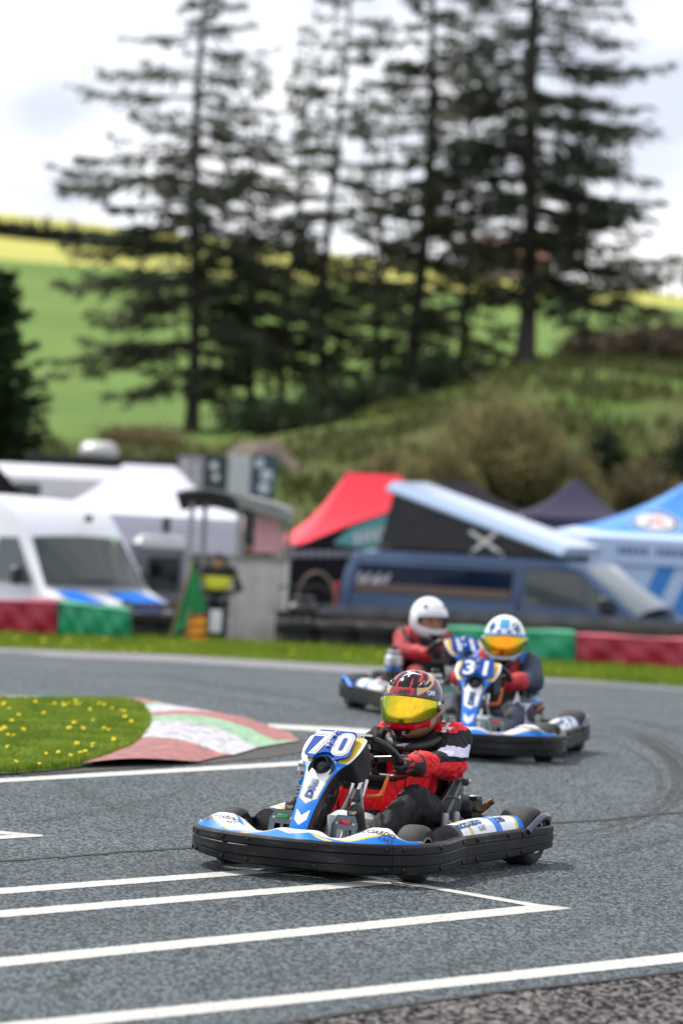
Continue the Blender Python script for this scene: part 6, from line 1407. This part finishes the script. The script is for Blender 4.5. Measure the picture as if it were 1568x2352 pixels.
shrub(1475, 1140, 92, 1.9, 1.0, BRN, 'brown shrub at the right above the blue gazebo', seed=5, leaves=3600)
shrub(1560, 1110, 96, 1.9, .8, DGR, 'dark bush cut by the right edge above the blue gazebo', seed=6, leaves=3000)
shrub(900, 1105, 97, 1.2, 1.0, OLV, 'low olive shrub above the red gazebo', seed=7, leaves=2600)
shrub(1500, 860, 150, 1.7, 2.2, HTH, 'wide mauve brown heather bank at the right', seed=8, leaves=5200, lsz=.16); shrub(1375, 850, 156, 1.2, 1.8, HTH, 'low heather patch under the small leaning conifer', seed=9, leaves=3600, lsz=.16); shrub(1590, 850, 148, 2.0, 1.8, HTH, 'mauve heather clump cut by the right edge', seed=10, leaves=4000, lsz=.16)
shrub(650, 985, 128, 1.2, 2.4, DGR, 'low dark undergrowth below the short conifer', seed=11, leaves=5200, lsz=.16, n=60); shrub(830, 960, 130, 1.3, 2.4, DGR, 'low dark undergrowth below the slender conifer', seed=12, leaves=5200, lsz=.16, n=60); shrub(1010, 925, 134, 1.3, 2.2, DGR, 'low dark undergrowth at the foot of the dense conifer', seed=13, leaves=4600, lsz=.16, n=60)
shrub(330, 985, 122, .7, 1.6, BRN, 'low brown scrub left of the first conifer trunk', seed=14, leaves=2600, lsz=.14, n=40); shrub(130, 1020, 96, .5, 1.4, BRN, 'low brown scrub above the motorhome', seed=15, leaves=2400, n=40)
# rough growth all over the bank
n_ = 46000; X_ = rng.uniform(-12, 22, n_); Y_ = rng.uniform(84, 150, n_); ok = (np.sin(X_ * 1.1 + np.sin(Y_ * .35) * 2) + np.sin(Y_ * .6 + X_ * .5) + rng.normal(0, .7, n_)) > .35; ok &= Y_ < 118 + 3.4 * np.clip(X_ + 2, 0, 12)
X_, Y_ = X_[ok], Y_[ok]; half_ = rng.random(len(X_)) < .5
o = blades('rough_grass', np.c_[X_, Y_, zg(X_, Y_) - .03][half_], .42, .10, leafy('rough_olive', (.085, .095, .026), (.145, .155, .045), .4, .25), .8); o['label'] = 'rough olive grass over the bank behind the gazebos'
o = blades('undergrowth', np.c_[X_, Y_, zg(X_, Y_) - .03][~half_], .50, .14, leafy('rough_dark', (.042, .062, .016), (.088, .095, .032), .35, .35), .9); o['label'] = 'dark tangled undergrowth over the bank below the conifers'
# a heap of earth on the bank
mb = MB(); ep = at(606, 1040, 106); ez = float(zg(ep.x, 106)) - .2
mb.grid(lambda u, v: (ep.x + (u - .5) * 3.4, 106 + (v - .5) * 3.4, ez + max(0, 1.0 * math.exp(-((u - .47) * 2.9) ** 2 - ((v - .5) * 3.2) ** 2) * (1 + .16 * math.sin(u * 19 + v * 5) * math.sin(v * 15)) + .05 * math.sin(u * 41) * math.sin(v * 37))), 34, 34, mat('bare_earth', (.095, .072, .058), .95, col2=(.17, .13, .105), vscale=3, bump=.5)); tag(mb.build('earth_mound', angle=80), kind='structure')
# far hedge, farmhouse, bare trees on the skyline
mb = MB(); hp_ = [at(x, y, 350) for x, y in ((-400, 541), (0, 541), (200, 546), (420, 552))]
tfh = TF(); 
hr = empty('hedgerow', (hp_[1].x, 350, float(zg(hp_[1].x, 350)))); L_ = resample([[p.x, 350.0, float(zg(p.x, 350))] for p in hp_], 400); k = 9000; i = rng.integers(0, 400, k); P = L_[i] - np.array(hr.location) + np.c_[rng.normal(0, .2, k), rng.normal(0, .3, k), rng.random(k) * .85]; d = rng.normal(0, 1, (k, 3)); w = rng.normal(0, .22, (k, 3)); tfh.quads(P, P + d * .2 - w, P + d * .45, P + d * .2 + w); tfh.build('foliage', hr, mat('hedge_dark', (.022, .024, .022), .9)); tag(hr, 'long dark hedgerow crossing the yellow field at the left', 'hedge')
fp = at(1170, 590, 400); fz = float(zg(fp.x, 400)); fh = empty('farmhouse', (fp.x, 400, fz)); mb = MB(); mb.box((0, 4, 1.2), (9, 7, 2.4), mat('stone_wall', (.26, .19, .16), .9)); mb.build('wall', fh); mb = MB(); mb.add([Vector(p) for p in ((-4.8, .2, 2.3), (4.8, .2, 2.3), (4.8, 4, 4.6), (-4.8, 4, 4.6), (4.8, 7.8, 2.3), (-4.8, 7.8, 2.3))], [(0, 1, 2, 3), (3, 2, 4, 5), (0, 3, 5), (1, 4, 2)], mat('roof_tile', (.20, .085, .05), .8)); mb.build('roof', fh); mb = MB(); mb.box((3, 4, 5.0), (.9, .9, 1.6), MATS['stone_wall']); mb.build('chimney', fh)
for x in (-2.5, 0, 2.5): mb = MB(); mb.box((x, .48, 1.4), (1.0, .08, 1.1), GLASS); mb.build('window', fh)
tag(fh, 'red roofed farmhouse on the far hill behind the big conifer', 'house')
for j, (x, hh, lab) in enumerate(((1508, 3.6, 'bare skyline tree, leftmost of the three at the right edge'), (1542, 4.6, 'bare skyline tree, middle and tallest at the right edge'), (1575, 4.0, 'bare skyline tree, rightmost of the three at the right edge'))):
    p = at(x, 640, 410); r_ = empty('bare_tree', (p.x, 410, float(zg(p.x, 410)) - .1)); mb = MB(); rg = np.random.default_rng(j); mb.tube([(0, 0, 0), (.1, 0, hh * .5), (0, 0, hh)], [.16, .1, .03], BARK, n=6); mb.build('trunk', r_); mb = MB()
    for q in range(70):
        z = hh * rg.uniform(.25, .95); a = rg.random() * 6.28; l_ = hh * .42 * rg.uniform(.4, 1); mb.tube([(0, 0, z), (math.cos(a) * l_ * .6, math.sin(a) * l_ * .6, z + l_ * .5), (math.cos(a) * l_, math.sin(a) * l_, z + l_ * .75)], [.05, .03, .015], BARK, n=4, caps=False)
    mb.build('crown', r_); tag(r_, lab, 'tree', 'bare trees on the skyline')
# ---------------------------------------------------------------- put the karts and their drivers on the track
def place(o, x, y, th):
    z = float(zg(x, y)); F = (-math.sin(th), -math.cos(th)); o.location = (x, y, z); o.rotation_euler = (0, 0, math.atan2(F[1], F[0]))
k1 = build_kart(); place(k1, .218, 16.55, R(26)); tag(k1, 'blue and white racing kart number 70, the nearest one', 'kart', 'karts rounding the bend')
k2 = copy_tree(k1); place(k2, .95, 23.4, R(11)); tag(k2, 'blue and white racing kart number 31 following behind number 70', 'kart', 'karts rounding the bend')
k3 = copy_tree(k1); place(k3, .77, 27.2, R(-17)); tag(k3, 'rearmost blue and white kart beside the green barrier, half hidden', 'kart', 'karts rounding the bend')
plate(k1, '70'); plate(k2, '31'); plate(k3, '11')
p1, h1 = driver(k1, .0058, suit70(), .0); tag(p1, 'driver of kart 70 in red and black suit, gold mirrored visor', 'person', 'kart drivers')
trim70(p1, h1)
helmet(p1, h70, V_GOLD, off=(0, -.016, .0), rot=(0, R(-1.5), R(2)), edge_mat=WINK, text=[('OMP', .030, .078, 0, 22.5, INK), (ROO, .052, None, 4, 66, WINK), ('OMP', .024, .05, 62, 25, SLAC)])
p2, h2 = driver(k2, .012, suit_plain('suit_navy', (.016, .017, .024), (.030, .040, .075), (.42, .01, .02), (.40, .012, .02), (.02, .14, .50)), .03); tag(p2, 'driver of kart 31 in navy suit, red gloves and orange visor', 'person', 'kart drivers')
helmet(p2, h31, V_OR, off=(0, .03, 0), rot=(0, R(4), R(6)))
mb = MB(); t = bvh(p2); decal(mb, np.array([(-.10, 0), (-.03, .05), (-.02, .16), (.02, .05), (.08, .08), (.05, 0), (.09, -.10), (.02, -.06), (0, -.2), (-.03, -.06), (-.09, -.08)]), [tuple(range(11))], (Vector((.13, .205, .25)), Vector((0, 1, 0)), Vector((-.5, 0, .86)), Vector((.86, 0, .5))), mat('star_white', (.62, .62, .70), .6), t, eps=.004); mb.build('knee_logo', p2)
p3, h3 = driver(k3, .012, suit_plain('suit_dark', (.014, .013, .016), (.28, .008, .015), (.40, .008, .014), (.30, .01, .02), (.5, .02, .03)), .0); tag(p3, 'rearmost driver in black and red, white helmet with open visor', 'person', 'kart drivers')
hm, _ = helmet(p3, h11, None, rot=(0, R(2), R(8)), open_port=True)
mb = MB(); mb.lathe([(.001, .105), (.05, .095), (.085, .05), (.092, 0), (.085, -.06), (.05, -.11), (.001, -.12)], mat('face_skin', (.36, .17, .11), .55), o=(.01, 0, -.02), n=24)
for s in (-1, 1): mb.lathe([(.001, .006), (.010, .003), (.013, -.003)], INK, o=(.097, s * .035, -.012), ax=(1, s * .3, 0), n=10)
mb.box((.103, 0, -.035), (.02, .022, .04), MATS['face_skin'], bev=.006); mb.build('face', hm)
